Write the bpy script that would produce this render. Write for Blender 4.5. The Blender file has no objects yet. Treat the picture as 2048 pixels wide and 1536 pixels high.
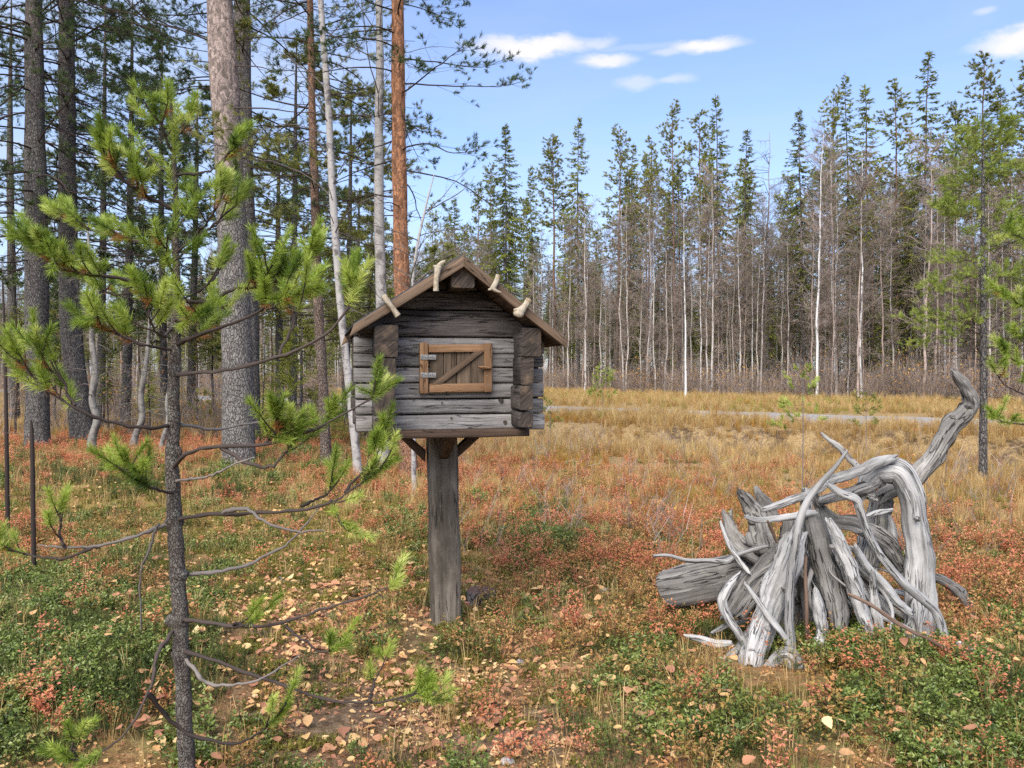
import bpy, math, random
import numpy as np
from mathutils import Vector

rng = np.random.default_rng(7)
random.seed(7)
R = math.radians
sc = bpy.context.scene
COL = sc.collection

# ------------------------------------------------------------------ camera
CAMZ = 1.5
F = 1593.0
TILT = math.atan(18.0 / F)
CT, ST = math.cos(TILT), math.sin(TILT)
cam_d = bpy.data.cameras.new('camera')
cam_d.sensor_width = 36.0
cam_d.lens = F * 36.0 / 2048.0
cam_d.clip_start = 0.05
cam_d.clip_end = 6000
cam = bpy.data.objects.new('camera', cam_d)
cam.location = (0, 0, CAMZ)
cam.rotation_euler = (R(90) - TILT, 0, 0)
COL.objects.link(cam)
sc.camera = cam

# ------------------------------------------------------------------ colour management, render
sc.view_settings.view_transform = 'Standard'
sc.view_settings.look = 'None'
sc.view_settings.gamma = 1.0
sc.view_settings.use_curve_mapping = False
sc.view_settings.exposure = 2.18
sc.render.engine = 'CYCLES'
sc.cycles.max_bounces = 5
sc.cycles.diffuse_bounces = 3
sc.cycles.glossy_bounces = 1
sc.cycles.transmission_bounces = 2
sc.cycles.use_denoising = False
try:
    sc.cycles.denoising_input_passes = 'RGB_ALBEDO_NORMAL'
    sc.cycles.denoising_prefilter = 'FAST'
except Exception:
    pass

# ------------------------------------------------------------------ node helpers
class NT:
    def __init__(s, tree):
        s.t = tree; s.n = tree.nodes; s.l = tree.links
    def node(s, typ, **kw):
        n = s.n.new(typ)
        for k, v in kw.items():
            if k == 'ins':
                for i, val in v.items():
                    s.put(n.inputs[i], val)
            else:
                setattr(n, k, v)
        return n
    def put(s, sock, val):
        if isinstance(val, bpy.types.NodeSocket):
            s.l.new(val, sock)
        elif isinstance(val, (tuple, list)) and len(val) == 3 and sock.type == 'RGBA':
            sock.default_value = (*val, 1)
        else:
            sock.default_value = val
    def math(s, op, a, b=0.0, c=None, clamp=False):
        n = s.n.new('ShaderNodeMath'); n.operation = op; n.use_clamp = clamp
        s.put(n.inputs[0], a); s.put(n.inputs[1], b)
        if c is not None: s.put(n.inputs[2], c)
        return n.outputs[0]
    def vmath(s, op, a, b):
        n = s.n.new('ShaderNodeVectorMath'); n.operation = op
        s.put(n.inputs[0], a); s.put(n.inputs[1], b)
        return n.outputs[0]
    def noise(s, vec, scale, detail=3, rough=.55, dist=0.0):
        n = s.n.new('ShaderNodeTexNoise')
        if vec is not None: s.l.new(vec, n.inputs['Vector'])
        n.inputs['Scale'].default_value = scale
        n.inputs['Detail'].default_value = detail
        n.inputs['Roughness'].default_value = rough
        n.inputs['Distortion'].default_value = dist
        return n.outputs['Fac']
    def ramp(s, fac, stops, interp='LINEAR'):
        n = s.n.new('ShaderNodeValToRGB'); n.color_ramp.interpolation = interp
        e = n.color_ramp.elements
        while len(e) < len(stops): e.new(0.5)
        for el, (p, c) in zip(e, stops):
            el.position = p
            el.color = (c, c, c, 1) if isinstance(c, (int, float)) else (*c, 1)
        s.put(n.inputs[0], fac)
        return n.outputs[0]
    def mix(s, fac, a, b, blend='MIX'):
        n = s.n.new('ShaderNodeMix'); n.data_type = 'RGBA'; n.blend_type = blend
        s.put(n.inputs[0], fac); s.put(n.inputs[6], a); s.put(n.inputs[7], b)
        return n.outputs[2]
    def scale(s, vec, sc_):
        return s.vmath('MULTIPLY', vec, sc_)
    def attr(s, name, out='Vector'):
        n = s.n.new('ShaderNodeAttribute'); n.attribute_name = name
        return n.outputs[out]
    def bump(s, h, strength=.5, dist=.01):
        n = s.n.new('ShaderNodeBump'); n.inputs['Strength'].default_value = strength
        n.inputs['Distance'].default_value = dist
        s.put(n.inputs['Height'], h)
        return n.outputs[0]
    def rand(s):
        return s.n.new('ShaderNodeObjectInfo').outputs['Random']

def mat(name):
    m = bpy.data.materials.new(name); m.use_nodes = True
    m.node_tree.nodes.clear()
    return m, NT(m.node_tree)

def finish(nt, col, rough=.8, normal=None, spec=.25, transl=0.0, metal=0.0):
    out = nt.n.new('ShaderNodeOutputMaterial')
    b = nt.n.new('ShaderNodeBsdfPrincipled')
    nt.put(b.inputs['Base Color'], col)
    nt.put(b.inputs['Roughness'], rough)
    b.inputs['Specular IOR Level'].default_value = spec
    b.inputs['Metallic'].default_value = metal
    if normal is not None: nt.l.new(normal, b.inputs['Normal'])
    if transl > 0:
        t = nt.n.new('ShaderNodeBsdfTranslucent'); nt.put(t.inputs[0], col)
        mx = nt.n.new('ShaderNodeMixShader'); mx.inputs[0].default_value = transl
        nt.l.new(b.outputs[0], mx.inputs[1]); nt.l.new(t.outputs[0], mx.inputs[2])
        nt.l.new(mx.outputs[0], out.inputs[0])
    else:
        nt.l.new(b.outputs[0], out.inputs[0])

# ------------------------------------------------------------------ world and sun
SUN_EL, SUN_AZ = 46.0, 200.0     # azimuth clockwise from +Y: low sun behind the camera's left shoulder, thinly veiled
w = bpy.data.worlds.new('World'); sc.world = w; w.use_nodes = True
w.node_tree.nodes.clear()
nt = NT(w.node_tree)
sky = nt.node('ShaderNodeTexSky', sky_type='NISHITA', sun_disc=False)
sky.sun_elevation = R(SUN_EL); sky.sun_rotation = R(SUN_AZ)
sky.air_density = 1.0; sky.dust_density = 0.6; sky.ozone_density = 2.5
SKY_S = 0.050
tc = nt.n.new('ShaderNodeTexCoord').outputs['Generated']
sep = nt.n.new('ShaderNodeSeparateXYZ'); nt.l.new(tc, sep.inputs[0])
X, Y, Z = sep.outputs
az = nt.math('ARCTAN2', X, Y)
el = nt.math('ARCSINE', Z)
warp = nt.noise(nt.scale(tc, (1, 1, 2.2)), 26.0, 5, .6)
warp2 = nt.noise(nt.scale(tc, (1, 1, 2.2)), 9.0, 4, .6)
cl = None
def lens_cloud(px, py, wpx, hpx, op):
    a0 = math.atan((px - 1024) / F); e0 = math.atan((750 - py) / F) * math.cos(a0)
    ra = wpx / 2 / F; re = hpx / 2 / F
    # displaced by noise so that the outline is ragged
    a = nt.math('DIVIDE', nt.math('SUBTRACT', nt.math('ADD', az, nt.math('MULTIPLY', nt.math('SUBTRACT', warp2, .5), ra * 1.1)), a0), ra)
    e = nt.math('DIVIDE', nt.math('SUBTRACT', nt.math('ADD', el, nt.math('MULTIPLY', nt.math('SUBTRACT', warp, .5), re * 2.4)), e0), re)
    # the underside is flat, the upper edge drifts out
    d = nt.math('SQRT', nt.math('ADD', nt.math('POWER', nt.math('ABSOLUTE', a), 2.0), nt.math('POWER', nt.math('ABSOLUTE', e), 2.0)))
    m = nt.node('ShaderNodeMapRange', interpolation_type='SMOOTHSTEP')
    nt.put(m.inputs[0], d)
    m.inputs[1].default_value = 1.25; m.inputs[2].default_value = .25
    m.inputs[3].default_value = 0; m.inputs[4].default_value = op
    return m.outputs[0]
for c in [(1075, 96, 270, 46, 1.0), (1195, 88, 90, 26, .5), (1218, 124, 125, 26, .85), (1412, 92, 150, 26, .95), (1345, 104, 90, 16, .45),
          (1275, 166, 100, 28, .4), (1350, 160, 90, 18, .4), (2035, 72, 150, 50, .95), (1965, 12, 40, 12, .4), (1300, 95, 300, 14, .18)]:
    v = lens_cloud(*c)
    cl = v if cl is None else nt.math('MAXIMUM', cl, v)
# thin veil of high cloud, thicker to the left, with streaks
streak = nt.noise(nt.scale(tc, (1, 1, 5.0)), 3.2, 6, .62, .6)
left = nt.node('ShaderNodeMapRange', interpolation_type='SMOOTHSTEP')
nt.put(left.inputs[0], az); left.inputs[1].default_value = .06; left.inputs[2].default_value = -.38
left.inputs[3].default_value = .0; left.inputs[4].default_value = .75
low = nt.node('ShaderNodeMapRange', interpolation_type='SMOOTHSTEP')
nt.put(low.inputs[0], el); low.inputs[1].default_value = .42; low.inputs[2].default_value = .0
low.inputs[3].default_value = 0.22; low.inputs[4].default_value = .62
stm = nt.node('ShaderNodeMapRange', interpolation_type='SMOOTHSTEP')
nt.put(stm.inputs[0], streak); stm.inputs[1].default_value = .3; stm.inputs[2].default_value = .75
stm.inputs[3].default_value = .45; stm.inputs[4].default_value = 1.15
veil = nt.math('MULTIPLY', nt.math('MAXIMUM', left.outputs[0], low.outputs[0]), stm.outputs[0], clamp=True)
skyc = nt.vmath('MULTIPLY', sky.outputs[0], (SKY_S * 1.04, SKY_S * 1.06, SKY_S * 1.24))
c1 = nt.mix(veil, skyc, (.150, .176, .226))
c2 = nt.mix(cl, c1, (.232, .226, .236))
bg = nt.n.new('ShaderNodeBackground'); nt.l.new(c2, bg.inputs[0]); bg.inputs[1].default_value = 1.0
wo = nt.n.new('ShaderNodeOutputWorld'); nt.l.new(bg.outputs[0], wo.inputs[0])

sd = bpy.data.lights.new('sun', 'SUN'); sd.energy = 1.5; sd.angle = R(55); sd.color = (1.0, .93, .83)
so = bpy.data.objects.new('sun', sd); COL.objects.link(so)
dirv = Vector((math.sin(R(SUN_AZ)) * math.cos(R(SUN_EL)), math.cos(R(SUN_AZ)) * math.cos(R(SUN_EL)), math.sin(R(SUN_EL))))
so.rotation_euler = dirv.to_track_quat('Z', 'Y').to_euler()
so.location = (-8, -12, 12)

# ------------------------------------------------------------------ picture <-> place
def P(px, py, d):
    u = (px - 1024) / F; v = (768 - py) / F
    y = CT + ST * v; z = -ST + CT * v
    return np.array([u / y * d, d, CAMZ + z / y * d])

def topx(x, y, z):
    y = np.maximum(y, .3); dz = z - CAMZ
    yc = CT * y - ST * dz; zc = ST * y + CT * dz
    return 1024 + F * x / yc, 768 - F * zc / yc

def sstep(a, b, v):
    t = np.clip((v - a) / (b - a), 0, 1); return t * t * (3 - 2 * t)

def vnoise(x, y, seed=0):
    r = np.random.default_rng(seed); o = 0; 
    for k in range(7):
        a = r.uniform(0, 2 * math.pi); f = r.uniform(.6, 1.6); ph = r.uniform(0, 6.28)
        o = o + np.sin((x * math.cos(a) + y * math.sin(a)) * f * 2 * math.pi / 2.2 + ph)
    return o / 3.2
ROAD0, ROAD1 = np.array([2.1, 26.8]), np.array([11.4, 19.2])
RD = (ROAD1 - ROAD0) / np.linalg.norm(ROAD1 - ROAD0); RN = np.array([-RD[1], RD[0]])
def road_s(x, y):
    return (x - ROAD0[0]) * RN[0] + (y - ROAD0[1]) * RN[1]
def bank_y(x):
    x = np.clip(x, -6, 14)
    return 19.0 - .6 * x + .45 * vnoise(x * .5, x * 0, 5) + .15 * vnoise(x * 1.9, x * 0, 6)
def Hh(x, y):
    x = np.asarray(x, float); y = np.asarray(y, float)
    near = np.exp(-((x / 30) ** 2 + ((y - 10) / 30) ** 2))
    z = .025 * vnoise(x * 1.1, y * 1.1, 1) * near + .05 * vnoise(x * .3, y * .3, 2) * near
    bank = bank_y(x)
    wgt = sstep(-3, 1.5, x)
    z = z + .38 * sstep(0, .55, y - bank) * wgt + .30 * sstep(16, 30, y) * (1 - wgt)
    z = z - .16 * np.exp(-((y - bank + .3) / .6) ** 2) * wgt
    s = road_s(x, y)
    rw = np.exp(-(s / 3.2) ** 4)
    z = z * (1 - rw) + .30 * rw
    # mound below the root pile, hummocks on the left
    z = z + .07 * np.exp(-(((x - 2.2) / 1.1) ** 2 + ((y - 3.7) / .5) ** 2))
    z = z + .10 * np.exp(-(((x + 1.9) / .9) ** 2 + ((y - 4.2) / .9) ** 2))
    z = z + .16 * np.exp(-(((x + 6.5) / 4) ** 2 + ((y - 13) / 2.0) ** 2))
    z = z + .10 * np.exp(-(((x - .6) / .7) ** 2 + ((y - 6.9) / .6) ** 2))
    z = z - .02 * np.exp(-(((x + .6) / 1.0) ** 2 + ((y - 4.2) / 1.6) ** 2))
    return z
def H1(x, y): return float(Hh(x, y))
def GP(px, py):
    d = 5.0
    for _ in range(40):
        p = P(px, py, 1.0); dx = p[0]; dz = p[2] - CAMZ
        g = H1(dx * d, d); nd = (g - CAMZ) / dz if dz < 0 else 60
        d = .5 * d + .5 * min(max(nd, 1), 120)
    return np.array([dx * d, d, H1(dx * d, d)])

# ------------------------------------------------------------------ mesh builder
def nrm(v):
    v = np.asarray(v, float); return v / (np.linalg.norm(v, axis=-1, keepdims=True) + 1e-12)

class MB:
    def __init__(s):
        s.V = []; s.G = []; s.C = []; s.F = []; s.n = 0
    def add(s, V, faces, G=None, C=0.5, mi=0):
        V = np.asarray(V, float)
        G = V if G is None else np.asarray(G, float)
        C = np.full(len(V), C) if np.isscalar(C) else np.asarray(C, float)
        s.V.append(V); s.G.append(G); s.C.append(C)
        for f in (faces if isinstance(faces, list) else [faces]):
            f = np.asarray(f, int)
            if len(f): s.F.append((f + s.n, mi))
        s.n += len(V)
    def mesh(s, name, mats, off=None, smooth=True):
        V = np.concatenate(s.V); G = np.concatenate(s.G); C = np.concatenate(s.C)
        if off is not None: V = V - np.asarray(off)
        me = bpy.data.meshes.new(name)
        tot = sum(f.size for f, _ in s.F); npoly = sum(len(f) for f, _ in s.F)
        loops = np.concatenate([f.ravel() for f, _ in s.F]).astype(np.int32)
        sizes = np.concatenate([np.full(len(f), f.shape[1]) for f, _ in s.F])
        mi = np.concatenate([np.full(len(f), m) for f, m in s.F]).astype(np.int32)
        me.vertices.add(len(V)); me.vertices.foreach_set('co', V.astype(np.float32).ravel())
        me.loops.add(tot); me.loops.foreach_set('vertex_index', loops)
        me.polygons.add(npoly)
        st = np.concatenate([[0], np.cumsum(sizes)[:-1]]).astype(np.int32)
        me.polygons.foreach_set('loop_start', st)
        me.polygons.foreach_set('material_index', mi)
        me.polygons.foreach_set('use_smooth', np.full(npoly, smooth))
        a = me.attributes.new('gc', 'FLOAT_VECTOR', 'POINT'); a.data.foreach_set('vector', G.astype(np.float32).ravel())
        a = me.attributes.new('cv', 'FLOAT', 'POINT'); a.data.foreach_set('value', C.astype(np.float32))
        me.update(calc_edges=True); me.validate()
        for m in (mats if isinstance(mats, (list, tuple)) else [mats]): me.materials.append(m)
        return me

def spline(pts, n):
    """Catmull-Rom through the control points; columns may hold anything (xyz, radius)."""
    p = np.asarray(pts, float)
    if len(p) == 2:
        t = np.linspace(0, 1, n)[:, None]; return p[0] * (1 - t) + p[1] * t
    q = np.vstack([2 * p[0] - p[1], p, 2 * p[-1] - p[-2]])
    ts = np.linspace(0, len(p) - 1 - 1e-9, n); i = ts.astype(int); t = (ts - i)[:, None]
    a, b, c, d = q[i], q[i + 1], q[i + 2], q[i + 3]
    return .5 * ((2 * b) + (c - a) * t + (2 * a - 5 * b + 4 * c - d) * t * t + (3 * b - a - 3 * c + d) * t ** 3)

def frames(p):
    t = nrm(np.gradient(p, axis=0))
    up = np.array([0, 0, 1.]) if abs(t[0, 2]) < .8 else np.array([0, 1., 0])
    u = np.zeros_like(p); x = nrm(np.cross(t[0], up))
    for i in range(len(p)):
        x = x - t[i] * np.dot(x, t[i]); x = nrm(x); u[i] = x
    return t, u, np.cross(t, u)

def tube(mb, pts, rad, sides=8, ell=1.0, rough=0.0, seed=0, mi=0, C=.5, capmi=None, grooves=0, twist=0.0, goff=None, rag=True):
    p = np.asarray(pts, float); n = len(p); r = np.broadcast_to(np.asarray(rad, float), (n,)).copy()
    t, u, v = frames(p)
    th = np.linspace(0, 2 * math.pi, sides, endpoint=False)
    s = np.concatenate([[0], np.cumsum(np.linalg.norm(np.diff(p, axis=0), axis=1))])
    rr = np.ones((n, sides)); q = np.random.default_rng(seed)
    if rough:
        L = max(np.mean(r), 1e-4)
        for k in range(5):
            m = q.integers(1, 4); rr += rough * q.uniform(.3, 1) * np.sin(m * th[None] + q.uniform(0, 6) + s[:, None] / L * q.uniform(.15, .7))
    if grooves:
        for k in range(4):
            m = q.integers(4, max(6, sides // 3)); 
            rr -= grooves * np.abs(np.sin(m * th[None] / 2 * 1.0 + q.uniform(0, 6) + np.sin(s[:, None] / max(np.mean(r), 1e-4) * q.uniform(.1, .4) + q.uniform(0, 6)) * .8 + twist * s[:, None])) ** .6 * .5
        rr += grooves * .8
    if grooves:
        L = max(np.mean(r), 1e-4)
        for k in range(6):
            m = q.integers(1, 6); rr += grooves * q.uniform(.15, .4) * np.sin(m * th[None] + q.uniform(0, 6) + s[:, None] / L * q.uniform(.6, 2.2)) * np.sin(s[:, None] / L * q.uniform(.3, .9) + q.uniform(0, 6))
    th2 = th[None] + twist * s[:, None] * .3
    R_ = r[:, None] * rr
    a = np.cos(th2) * R_; b = np.sin(th2) * R_ * ell
    V = p[:, None] + u[:, None] * a[..., None] + v[:, None] * b[..., None]
    if grooves and rag:      # broken, splintered ends
        rg = np.convolve(np.tile(q.normal(0, 1, sides), 3), [.25, .5, .25], 'same')[sides:2 * sides]
        V[-1] += t[-1] * (r[-1] * .9 * rg)[:, None]; V[0] -= t[0] * (r[0] * .8 * rg[::-1])[:, None]
    if goff is None: goff = q.uniform(-20, 20, 3)
    G = np.stack([a, b, np.broadcast_to(s[:, None], a.shape)], -1) + goff
    i = np.arange(n - 1)[:, None] * sides; j = np.arange(sides)[None]; j2 = (j + 1) % sides
    Fq = np.stack([i + j, i + j2, i + sides + j2, i + sides + j], -1).reshape(-1, 4)
    Cv = C if np.isscalar(C) else np.repeat(np.asarray(C, float), sides)
    mb.add(V.reshape(-1, 3), [Fq], G.reshape(-1, 3), Cv, mi)
    cm = mi if capmi is None else capmi
    for k, order in ((0, th[::-1] * 0 + 1), (n - 1, None)):
        ring = V[k]; c = ring.mean(0)
        Vc = np.vstack([ring, c[None] + (t[k] * r[k] * .15 * (-1 if k == 0 else 1))])
        f = np.stack([np.arange(sides), (np.arange(sides) + 1) % sides, np.full(sides, sides)], -1)
        if k == 0: f = f[:, ::-1]
        Gc = np.vstack([G[k], G[k].mean(0)[None]])
        mb.add(Vc, [f], Gc, C if np.isscalar(C) else float(C[k]), cm)

def plank(mb, A, B, T, n=10, bev=.008, wob=.003, seed=0, mi=0, capmi=None, C=.5, rot=None):
    """board between the rails A and B (start,end) with the thickness vector T; slightly uneven, corners rounded."""
    A = np.asarray(A, float); B = np.asarray(B, float); T = np.asarray(T, float)
    if len(A) == 2:
        t = np.linspace(0, 1, n)[:, None]; A = A[0] * (1 - t) + A[1] * t; B = B[0] * (1 - t) + B[1] * t
    n = len(A); q = np.random.default_rng(seed)
    s = np.concatenate([[0], np.cumsum(np.linalg.norm(np.diff((A + B) / 2, axis=0), axis=1))])
    Wd = np.linalg.norm(A - B, axis=1)[:, None]; wd = nrm(A - B); Tn = np.linalg.norm(T); tn = T / Tn
    al = nrm(np.gradient((A + B) / 2, axis=0))
    def wv(k=3, f=8):
        return sum(q.uniform(.3, 1) * np.sin(s * q.uniform(2, f * 2) + q.uniform(0, 6.3)) for _ in range(k)) / k
    bw = np.minimum(bev, Wd[:, 0] * .3); 
    prof = []   # (across, thickness) with three points per corner
    k = .29
    def corner(cx, cy, sx, sy):
        return [(cx, cy, sx * 1, 0 * sy, 0), (cx, cy, sx * k, sy * k, 1), (cx, cy, 0, sy * 1, 2)]
    seq = [(0, 0, 1, 1, 0), (1, 0, -1, 1, 1), (1, 1, -1, -1, 0), (0, 1, 1, -1, 1)]
    rings = []; G = []
    for (cx, cy, sx, sy, fl) in seq:
        c3 = [(0, 1), (k, k), (1, 0)]
        if fl: c3 = c3[::-1]
        j = wv() * wob; j2 = wv() * wob
        for (ox, oy) in c3:
            ac = cx * Wd[:, 0] + sx * ox * bw + j
            tc_ = cy * Tn + sy * oy * min(bev, Tn * .3) + j2
            rings.append(B + wd * ac[:, None] + tn * tc_[:, None])
            G.append(np.stack([ac, tc_, s], -1))
        if fl == 0 or fl == 1:   # extra point halfway along each long face
            pass
    V = np.stack(rings, 1); G = np.stack(G, 1) + q.uniform(-30, 30, 3)
    m = V.shape[1]
    # ends drawn in a little so that their rims are rounded
    ce = bev * .5
    V0 = V[0] - al[0] * ce; V0 = V0.mean(0) + (V0 - V0.mean(0)) * (1 - ce / max(Wd[0, 0], .03) * 1.2)
    V1 = V[-1] + al[-1] * ce; V1 = V1.mean(0) + (V1 - V1.mean(0)) * (1 - ce / max(Wd[-1, 0], .03) * 1.2)
    V[0] += al[0] * ce * 0; 
    Vall = np.concatenate([V0[None], V, V1[None]]); Gall = np.concatenate([G[:1], G, G[-1:]])
    nn = len(Vall)
    i = np.arange(nn - 1)[:, None] * m; j = np.arange(m)[None]; j2 = (j + 1) % m
    Fq = np.stack([i + j, i + j2, i + m + j2, i + m + j], -1).reshape(-1, 4)
    mb.add(Vall.reshape(-1, 3), [Fq], Gall.reshape(-1, 3), C, mi)
    cm = mi if capmi is None else capmi
    mb.add(V0, [np.arange(m)[::-1][None]], G[0], C, cm)
    mb.add(V1, [np.arange(m)[None]], G[-1], C, cm)

def needles(mb, base, axis, L, k, nl, nw, ang=.75, seed=0, C=.5, mi=0, flat=0.0, jitter=.25):
    """needles set all along shoots: base (N,3), unit axis (N,3), shoot length L (N,)"""
    q = np.random.default_rng(seed)
    base = np.atleast_2d(base); axis = nrm(np.atleast_2d(axis)); N = len(base)
    L = np.broadcast_to(np.asarray(L, float), (N,)); C = np.broadcast_to(np.asarray(C, float), (N,))
    ref = np.where(np.abs(axis[:, 2:3]) < .9, np.array([[0, 0, 1.]]), np.array([[1., 0, 0]]))
    u = nrm(np.cross(axis, ref)); v = np.cross(axis, u)
    t = q.uniform(0, 1, (N, k)); ph = q.uniform(0, 2 * math.pi, (N, k))
    a = ang * q.uniform(.55, 1.35, (N, k)) * (1.05 - .55 * t)
    rad = u[:, None] * np.cos(ph)[..., None] + v[:, None] * np.sin(ph)[..., None]
    d = axis[:, None] * np.cos(a)[..., None] + rad * np.sin(a)[..., None]
    d = nrm(d + q.normal(0, .08, d.shape) + np.array([0, 0, .06]))
    b = base[:, None] + axis[:, None] * (t * L[:, None])[..., None]
    ln = nl * q.uniform(1 - jitter, 1 + jitter, (N, k))
    side = nrm(np.cross(d, q.normal(0, 1, d.shape)))
    w2 = nw / 2
    V = np.stack([b - side * w2, b + side * w2, b + d * ln[..., None] * .55 + side * w2 * .9 - np.array([0, 0, 1]) * .01 * nl, b + d * ln[..., None]], 2).reshape(-1, 3)
    m = N * k; i = np.arange(m)[:, None] * 4
    Fs = np.concatenate([i + np.array([[0, 1, 2]]), i + np.array([[0, 2, 3]])])
    Cc = np.repeat((C[:, None] + q.normal(0, .12, (N, k))).ravel(), 4)
    mb.add(V, [Fs], None, np.clip(Cc, 0, 1), mi)

def leafcards(mb, pos, d, L, Wd, C, seed=0, mi=0, fold=.25):
    """small pointed leaves folded along the midrib"""
    q = np.random.default_rng(seed); pos = np.atleast_2d(pos); d = nrm(d); N = len(pos)
    L = np.broadcast_to(np.asarray(L, float), (N,))[:, None]; Wd = np.broadcast_to(np.asarray(Wd, float), (N,))[:, None]
    s = nrm(np.cross(d, q.normal(0, .35, (N, 3)) + np.array([0, 0, 1]))); n = np.cross(s, d)
    V = np.stack([pos, pos + d * L * .45 + s * Wd / 2 + n * Wd * fold, pos + d * L, pos + d * L * .45 - s * Wd / 2 + n * Wd * fold, pos + d * L * .5], 1).reshape(-1, 3)
    i = np.arange(N)[:, None] * 5
    Fs = np.concatenate([i + np.array([[0, 1, 4]]), i + np.array([[1, 2, 4]]), i + np.array([[2, 3, 4]]), i + np.array([[3, 0, 4]])])
    mb.add(V, [Fs], None, np.repeat(np.broadcast_to(np.asarray(C, float), (N,)), 5), mi)

def strips(mb, a, b, w0, w1, seed=0, C=.5, mi=0, bend=None):
    """many thin straight twigs as three-sided spikes: a,b (N,3)"""
    q = np.random.default_rng(seed); a = np.atleast_2d(a); b = np.atleast_2d(b); N = len(a)
    d = nrm(b - a); s = nrm(np.cross(d, q.normal(0, 1, d.shape))); t = np.cross(d, s)
    w0 = np.broadcast_to(np.asarray(w0, float), (N,))[:, None] / 2; w1 = np.broadcast_to(np.asarray(w1, float), (N,))[:, None] / 2
    dirs = [s, -.5 * s + .866 * t, -.5 * s - .866 * t]
    V = np.stack([a + x * w0 for x in dirs] + [b + x * w1 for x in dirs], 1).reshape(-1, 3)
    i = np.arange(N)[:, None] * 6
    Fs = np.concatenate([i + np.array([[0, 1, 4, 3]]), i + np.array([[1, 2, 5, 4]]), i + np.array([[2, 0, 3, 5]])])
    L = np.linalg.norm(b - a, axis=1)
    mb.add(V, [Fs], None, np.repeat(np.broadcast_to(np.asarray(C, float), (N,)), 6), mi)

# ------------------------------------------------------------------ scene objects
def thing(name, label, cat, loc=(0, 0, 0), group=None, rotz=0):
    o = bpy.data.objects.new(name, None); o.empty_display_size = .2; COL.objects.link(o)
    o.location = tuple(float(v) for v in loc); o.rotation_euler = (0, 0, rotz)
    o['label'] = label; o['category'] = cat
    if group: o['group'] = group
    return o
def part(name, mb, mats, parent, off=None, label=None, smooth=True, kind=None):
    me = mb.mesh(name, mats, off, smooth) if isinstance(mb, MB) else mb
    o = bpy.data.objects.new(name, me); COL.objects.link(o); o.parent = parent
    if label: o['label'] = label
    if kind: o['kind'] = kind
    return o
def single(name, mb, mats, label, cat, off=(0, 0, 0), group=None, smooth=True):
    me = mb.mesh(name, mats, off, smooth)
    o = bpy.data.objects.new(name, me); COL.objects.link(o); o.location = tuple(float(v) for v in off)
    o['label'] = label; o['category'] = cat
    if group: o['group'] = group
    return o
def struct(name, mb, mats, kind='structure', smooth=True):
    o = bpy.data.objects.new(name, mb.mesh(name, mats, None, smooth)); COL.objects.link(o); o['kind'] = kind
    return o
def copy_tree(root, loc, rotz=0, scale=1, label=None, group=None):
    r = root.copy(); COL.objects.link(r); r.location = tuple(float(v) for v in loc); r.rotation_euler = (0, 0, rotz)
    r.scale = (scale, scale, scale) if np.isscalar(scale) else scale
    if label: r['label'] = label
    if group: r['group'] = group
    for ch in root.children:
        c = ch.copy(); COL.objects.link(c); c.parent = r
        for g in ch.children:
            e = g.copy(); COL.objects.link(e); e.parent = c
    return r

def scatter(name, pts, rot, scl, idx, meshes, label=None, cat=None):
    """one 'stuff' object: small plant meshes instanced on points"""
    srcs = bpy.data.collections.new(name + '_kinds')
    for i, me in enumerate(meshes):
        srcs.objects.link(bpy.data.objects.new('%s_kind_%02d' % (name, i), me))
    me = bpy.data.meshes.new(name); n = len(pts)
    me.vertices.add(n); me.vertices.foreach_set('co', np.asarray(pts, np.float32).ravel())
    a = me.attributes.new('rot', 'FLOAT_VECTOR', 'POINT'); a.data.foreach_set('vector', np.asarray(rot, np.float32).ravel())
    a = me.attributes.new('scl', 'FLOAT', 'POINT'); a.data.foreach_set('value', np.asarray(scl, np.float32))
    a = me.attributes.new('pick', 'INT', 'POINT'); a.data.foreach_set('value', np.asarray(idx, np.int32))
    for m in meshes[0].materials: me.materials.append(m)
    o = bpy.data.objects.new(name, me); COL.objects.link(o); o['kind'] = 'stuff'
    if label: o['label'] = label
    if cat: o['category'] = cat
    g = bpy.data.node_groups.new(name, 'GeometryNodeTree')
    g.interface.new_socket('Geometry', in_out='INPUT', socket_type='NodeSocketGeometry')
    g.interface.new_socket('Geometry', in_out='OUTPUT', socket_type='NodeSocketGeometry')
    gi = g.nodes.new('NodeGroupInput'); go = g.nodes.new('NodeGroupOutput')
    ci = g.nodes.new('GeometryNodeCollectionInfo'); ci.inputs[0].default_value = srcs
    ci.inputs['Separate Children'].default_value = True; ci.inputs['Reset Children'].default_value = True
    iop = g.nodes.new('GeometryNodeInstanceOnPoints'); iop.inputs['Pick Instance'].default_value = True
    def na(nm, ty):
        x = g.nodes.new('GeometryNodeInputNamedAttribute'); x.data_type = ty; x.inputs[0].default_value = nm; return x.outputs[0]
    g.links.new(gi.outputs[0], iop.inputs['Points'])
    g.links.new(ci.outputs[0], iop.inputs['Instance'])
    g.links.new(na('pick', 'INT'), iop.inputs['Instance Index'])
    g.links.new(na('rot', 'FLOAT_VECTOR'), iop.inputs['Rotation'])
    g.links.new(na('scl', 'FLOAT'), iop.inputs['Scale'])
    g.links.new(iop.outputs[0], go.inputs[0])
    md = o.modifiers.new('scatter', 'NODES'); md.node_group = g
    return o
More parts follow.
